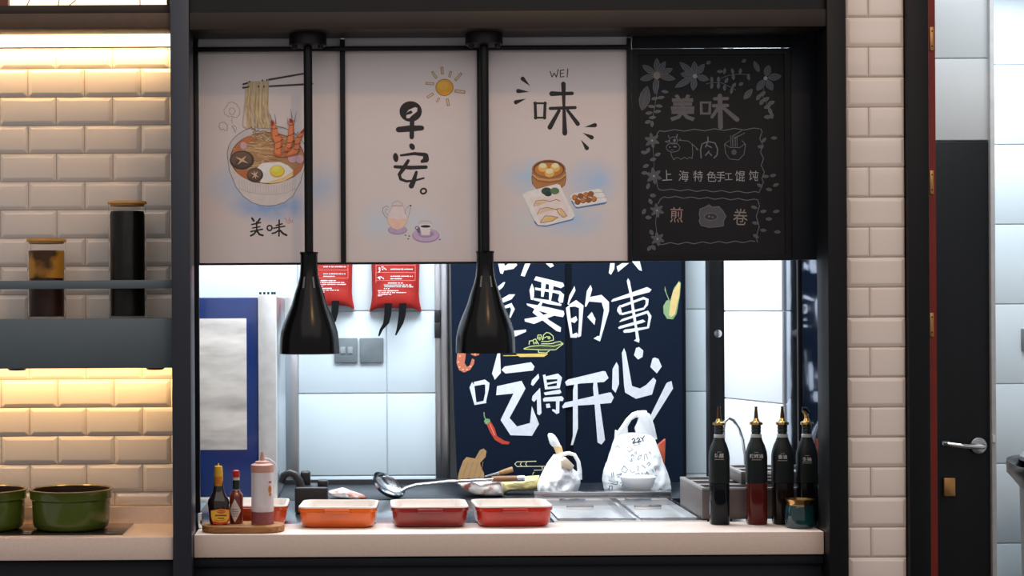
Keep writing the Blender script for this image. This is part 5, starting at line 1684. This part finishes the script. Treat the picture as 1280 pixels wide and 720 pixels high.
# ladle
yl_ = 0.84
kq = (D + yl_) / F
t = thing('ladle', 'long steel ladle with a wooden grip lying on the black worktop', 'ladle', (PX(487, yl_), yl_, ZC))
cx_, cz_ = P(487, 600.5, yl_)
nrm = Vector((.52, -.3, .80)).normalized()
ux = Vector((0, 1, 0)).cross(nrm).normalized()
uy = nrm.cross(ux)
Rl = 23 * kq
vs, fs = [], []
NR, NA = 10, 32
def ladle_pt(rad, dep, a_): return Vector((cx_, yl_, cz_)) + (ux * math.cos(a_) + uy * math.sin(a_)) * rad - nrm * dep
prof = [(Rl * math.sin(i / NR * math.pi / 2), -(Rl * .62) * (1 - math.cos(i / NR * math.pi / 2)) + Rl * .62) for i in range(NR + 1)]
prof_out = [(r * 1.0, d_) for r, d_ in prof]
prof_in = [(r * .96, d_ * .94) for r, d_ in reversed(prof)]
allp = prof_out + prof_in
for r, d_ in allp:
    for k in range(NA): vs.append(tuple(ladle_pt(max(r, 0.0004), d_, 2 * math.pi * k / NA)))
for j_ in range(len(allp) - 1):
    for k in range(NA):
        l_ = (k + 1) % NA
        fs.append((j_ * NA + k, j_ * NA + l_, (j_ + 1) * NA + l_, (j_ + 1) * NA + k))
zlow = min(v[2] for v in vs)
lift = ZR - zlow + 0.0006
vs = [(a_, b_, c2 + lift) for a_, b_, c2 in vs]
MB().add(vs, fs).build('bowl', mat('ladle_steel', '#9aa0a5', 0.2, metal=1.0), t, smooth=True)
hp = [(501, 611), (508, 607), (520, 603.5), (560, 599.5), (600, 597.5), (616, 597)]
MB().tube([(P(u, v, yl_)[0], yl_ - .012 + i * .004, P(u, v, yl_)[1] + lift * .6) for i, (u, v) in enumerate(hp)], [.007, .006, .0055, .0055, .006, .006], 10, 1.4).build('handle', M['chrome'], t, smooth=True)
MB().tube([(P(u, v, yl_)[0], yl_ + .01, P(u, v, yl_)[1] + lift * .6) for u, v in ((615, 597), (622, 596.5), (636, 596.3), (647, 596))], [.0085, .0095, .0092, .0088], 12).build('grip', mat('grip_wood', '#8d5f3c', 0.5, color2='#6d4528', scale=40, stretch=(.2, 3, 3)), t, smooth=True, label='brown wooden grip')
MB().tube([(P(u, v, yl_)[0], yl_ + .01, P(u, v, yl_)[1] + lift * .6) for u, v in ((646.5, 596), (656, 595.7))], .0095, 12).build('end_cap', M['chrome'], t, smooth=True)


# plastic bags
M['bag'] = mat('white_plastic_bag', '#eef0f3', 0.3, var=.02, scale=12, bump=.9, bscale=45)


def bag_body(rows, y, depth, seed, amp=0.07, n=72):
    """rows: (v, u0, u1, depth factor); rings lofted with creases"""
    from mathutils import noise
    fine = []
    for (v0, a0, b0, d0), (v1, a1, b1, d1) in zip(rows, rows[1:]):
        m_ = max(1, int((v1 - v0) / 2.2))
        for q_ in range(m_):
            g = q_ / m_
            fine.append((v0 + (v1 - v0) * g, a0 + (a1 - a0) * g, b0 + (b1 - b0) * g, d0 + (d1 - d0) * g))
    fine.append(rows[-1])
    loops = []
    for j_, (v, u0, u1, df) in enumerate(fine):
        lp = []
        xa_, z = P(u0, v, y); xb_, _ = P(u1, v, y)
        cx2, hw = (xa_ + xb_) / 2, (xb_ - xa_) / 2
        for i in range(n):
            a_ = 2 * math.pi * i / n
            c2, s2 = math.cos(a_), math.sin(a_)
            k = (abs(c2) ** 2.3 + abs(s2) ** 2.3) ** (-1 / 2.3)
            fold = 1 - 2 * abs(noise.noise(Vector((c2 * 2.6 + v * .035, s2 * 2.6 + seed * 5, v * .045 + seed))))
            fold += .6 * (1 - 2 * abs(noise.noise(Vector((c2 * 6 - v * .08, s2 * 6, v * .1 + seed * 3)))))
            w_ = 1 + amp * (fold - 1.0)
            lp.append((cx2 + hw * k * c2 * (1 + (w_ - 1) * .35), y + depth * df * k * s2 * w_, max(z, ZR)))
        loops.append(lp)
    return loops


yb = 1.02
# big bag
rows = [(541, 769, 815, .10), (548, 768, 818, .3), (556, 765.5, 821, .55), (566, 762.5, 824.5, .75), (578, 758.5, 828.5, .9), (590, 754.5, 833.5, 1.0), (601, 753.5, 837, 1.05), (610, 755, 838.5, 1.05), (615.3, 757, 837, .98), (615.7, 762, 832, .8)]
k_ = (D + yb) / F
t = thing('carrier_bag', 'large white printed plastic bag with 22Y written on it', 'bag', (PX(796, yb), yb, ZC), 'white plastic bags on the black worktop')
mb = MB()
loft(mb, bag_body(rows, yb, .085, 2), True, True)
mb.build('bag', M['bag'], t, smooth=True, angle=80)
def loopU(lst, y): return [(P(u, v, y)[0], y, P(u, v, y)[1]) for u, v in lst]
hq = MB().prism([P(u, v, yb) for u, v in ((768.5, 543), (769, 537), (772, 539), (777, 532), (783, 523), (790, 516), (797, 513.5), (808, 513), (811, 524), (814, 534), (817, 548), (797, 549), (793, 535), (796, 529), (798, 522.5), (795, 521.5), (789, 525), (784, 533), (785, 549), (768.5, 549))], yb - .011, yb + .007)
hq.build('handle', M['bag'], t, bevel=.003, segs=3, angle=80)
MB().tube(loopU([(801, 516), (808, 520), (811.5, 532), (814, 550)], yb + .014), [.010, .013, .016, .02], 10, .4).build('handle', M['bag'], t, smooth=True, angle=80)


def bag_y(rows, depth, y, u, v):
    for (v0, a0, b0, d0), (v1, a1, b1, d1) in zip(rows, rows[1:]):
        if v0 <= v <= v1:
            g = (v - v0) / max(v1 - v0, 1e-6)
            a_, b_, d_ = a0 + (a1 - a0) * g, b0 + (b1 - b0) * g, d0 + (d1 - d0) * g
            s_ = max(-1, min(1, (u - (a_ + b_) / 2) / ((b_ - a_) / 2)))
            return y - depth * d_ * (1 - abs(s_) ** 2.3) ** (1 / 2.3) * 1.05 - 0.0085
    return y - depth


class BagPrint(Print):
    def finish(s, rows, depth, y):
        out = []
        for x, yy, z in s.v:
            a_, b_ = x * F / (D + s.y), (EYE - z) * F / (D + s.y)
            u, v = U0 + a_ * math.cos(ROLL) + b_ * math.sin(ROLL), V0 - a_ * math.sin(ROLL) + b_ * math.cos(ROLL)
            ny_ = bag_y(rows, depth, y, u, v) + (yy - s.y)
            out.append((x, ny_, max(z, ZR + 0.002)))
        s.v = out


pr = BagPrint(yb, .95).at(700, 480, 8).c('#1b1d24')
pr.stroke([(700, 550), (720, 535), (732, 548), (705, 582), (738, 572)], 13).stroke([(748, 545), (768, 530), (780, 542), (752, 575), (785, 564)], 13).stroke([(790, 525), (805, 542), (832, 512)], 12).stroke([(808, 542), (812, 560)], 12)
pr.finish(rows, .085, yb)
pr.build('handwriting', None, t)
pr = BagPrint(yb, .95).at(700, 480, 8)
pr.c('#9aa0aa').stroke([(800, 592), (825, 595), (855, 575)], 4)
pr.at(690, 530, 8).c('#6d727c')
dood = [[(715, 235), (745, 205), (775, 240), (740, 262), (722, 245)], [(790, 265), (810, 260), (805, 280), (792, 275)], [(755, 300), (765, 285), (782, 300)], [(815, 330), (830, 300), (855, 290), (845, 320), (820, 335)],
        [(880, 340), (885, 290), (905, 280), (915, 325)], [(740, 345), (760, 350), (755, 325)], [(655, 440), (680, 395), (715, 430), (690, 460), (660, 450)], [(735, 435), (750, 455), (785, 450)], [(800, 395), (820, 400), (810, 440)], [(850, 385), (885, 412)],
        [(610, 490), (635, 480), (655, 465), (640, 500), (615, 505)], [(690, 490), (730, 490)], [(755, 480), (755, 515)], [(785, 470), (820, 465), (828, 490), (790, 500)], [(850, 460), (855, 505)], [(880, 490), (900, 450), (925, 490), (900, 510), (882, 500)],
        [(565, 470), (570, 510)], [(580, 465), (585, 510)], [(545, 545), (580, 560), (620, 550), (610, 580), (560, 575)], [(640, 560), (665, 555), (655, 600)], [(545, 640), (550, 600), (570, 600), (572, 635)], [(650, 655), (680, 645), (690, 665), (660, 672)],
        [(905, 380), (925, 360), (940, 375), (920, 392)], [(960, 430), (962, 455)], [(985, 420), (990, 445)], [(965, 505), (980, 485), (1000, 495)], [(935, 275), (945, 260), (955, 285)], [(655, 170), (680, 180), (670, 195)], [(725, 165), (745, 155), (740, 180)], [(620, 225), (640, 205), (655, 225)], [(700, 290), (710, 300)], [(1010, 640), (1030, 615), (1050, 635), (1035, 660)]]
for l_ in dood:
    pts = []
    for a_, b_ in zip(l_, l_[1:]):
        for g in (0, .5): pts.append((a_[0] + (b_[0] - a_[0]) * g, a_[1] + (b_[1] - a_[1]) * g))
    pr.stroke(pts + [l_[-1]], 8)
pr.finish(rows, .085, yb)
pr.build('bag_print', None, t)['kind'] = 'stuff'
# small bag
ys_ = 0.92
rows2 = [(568, 692, 703, .3), (575, 687, 708, .5), (583, 682, 713, .75), (590, 678.5, 721, .9), (598, 675, 725, 1.0), (606, 672, 724.5, 1.05), (612, 671.5, 723, 1.05), (619, 673, 720, .95), (619.6, 678, 714, .8)]
t = thing('carrier_bag', 'small tied white plastic bag left of the big printed bag', 'bag', (PX(698, ys_), ys_, ZC), 'white plastic bags on the black worktop')
mb = MB()
loft(mb, bag_body(rows2, ys_, .06, 5, .16), True, True)
mb.build('bag', M['bag'], t, smooth=True, angle=80)
MB().tube(loopU([(697, 574), (703, 568), (711, 566.5), (718, 568.5), (723, 577), (724.5, 588), (723, 599)], ys_ - .02), [.010, .007, .006, .006, .006, .007, .012], 10, .6).build('handle', M['bag'], t, smooth=True, angle=80)
MB().prism([P(u, v, ys_) for u, v in ((699, 574), (705, 570), (715, 580), (712, 586), (700, 582))], ys_ - .058, ys_ - .02).build('cardboard', mat('tan_card', '#cdb9a4', 0.7), t, bevel=.002, label='tan package showing in the opening')
mb = MB()
tops = [(541.5, 686, 690, .35), (544, 684.5, 693.5, .7), (549, 685.5, 697, .9), (554, 687, 699.5, .9), (558, 690, 701, .8)]
loft(mb, bag_body(tops, ys_, .016, 4, .12, 20), True, True)
mb.build('twisted_top', M['bag'], t, smooth=True, angle=80)
mb = MB()
tops = [(557, 690.5, 701.5, .8), (563, 693.5, 703.5, .8), (571, 697, 705, .7)]
loft(mb, bag_body(tops, ys_, .015, 6, .12, 20), True, True)
mb.build('orange_neck', mat('orange_wrap', '#dba85c', 0.5, color2='#e8cf9c', scale=40), t, smooth=True, angle=80)
# white bowl
yw = 0.862
x, k_ = PX(797.5, yw, 606), (D + yw) / F
t = thing('paper_bowl', 'white paper bowl in front of the large printed bag', 'bowl', (x, yw, ZR))
z = ZR
mb = MB().lathe(x, yw, [(9.5 * k_, z), (9.5 * k_, z + .006), (13 * k_, z + .014), (18.5 * k_, z + .03), (21 * k_, z + .05), (22.5 * k_, z + .058), (22.5 * k_, z + .061), (20.5 * k_, z + .06), (17.5 * k_, z + .032), (9 * k_, z + .012)], 40)
mb.build('bowl', mat('white_paper', '#eceff2', 0.45, var=.01), t, smooth=True)
# red packet behind bag
yr = 1.17
o = MB().prism([P(u, v, yr) for u, v in ((812, 606), (830, 606), (830.5, 575), (831.5, 548), (823, 555), (818, 570))], yr - .012, yr + .012)
o.v = [(a_, b_, max(c2, ZR)) for a_, b_, c2 in o.v]
zz = min(v[2] for v in o.v)
o.v = [(a_, b_, ZR if c2 < zz + .004 else c2) for a_, b_, c2 in o.v]
o = o.build('snack_packet', mat('red_orange_packet', '#b4483c', 0.4, color2='#c8862c', scale=8, lo=.45, hi=.7), bevel=.004)
tag(o, 'red packet sticking out behind the large printed bag', 'packet')

# ------------------------------------------------------------------ corridor bin
yb_ = 1.5
kk = (D + yb_) / F
xL = PX(1279, yb_, 650)
xb = xL + 0.19
zt_ = PZ(590, yb_, 1275)
t = thing('waste_bin', 'grey waste bin lined with a black bag at the photo edge', 'bin', (xb, yb_, 0))
MB().lathe(xb, yb_, [(0.17, 0.0005), (0.19, zt_ - .03), (0.19, zt_)], 36).build('body', mat('grey_bin', '#9a9da2', 0.45), t, smooth=True)
out = [(0.195, zt_ - .045), (0.225, zt_ - .01), (0.236, zt_ + .015), (0.228, zt_ + .032), (0.2, zt_ + .03), (0.18, zt_ + .01)]
vs = MB()
n = 48
loops = [[(xb + (r + .012 * math.sin(5 * a_ + r * 90) * (i > 0)) * math.cos(a_), yb_ + (r + .012 * math.sin(7 * a_)) * math.sin(a_), z_ + .012 * math.sin(3 * a_ + 1)) for a_ in [2 * math.pi * k / n for k in range(n)]] for i, (r, z_) in enumerate(out)]
loft(vs, loops, False, False)
vs.build('bin_liner', mat('black_liner', '#121316', 0.25, bump=.6, bscale=40), t, smooth=True, angle=80)
MB().lathe(xb + .02, yb_ + .02, [(0.2, zt_ + .036), (0.2, zt_ + .05), (0.17, zt_ + .085), (0.08, zt_ + .1)], 36).build('lid', mat('pale_grey_lid', '#a9afb8', 0.4), t, smooth=True)

for o in bpy.data.objects:
    if '_org' in o.keys(): del o['_org']
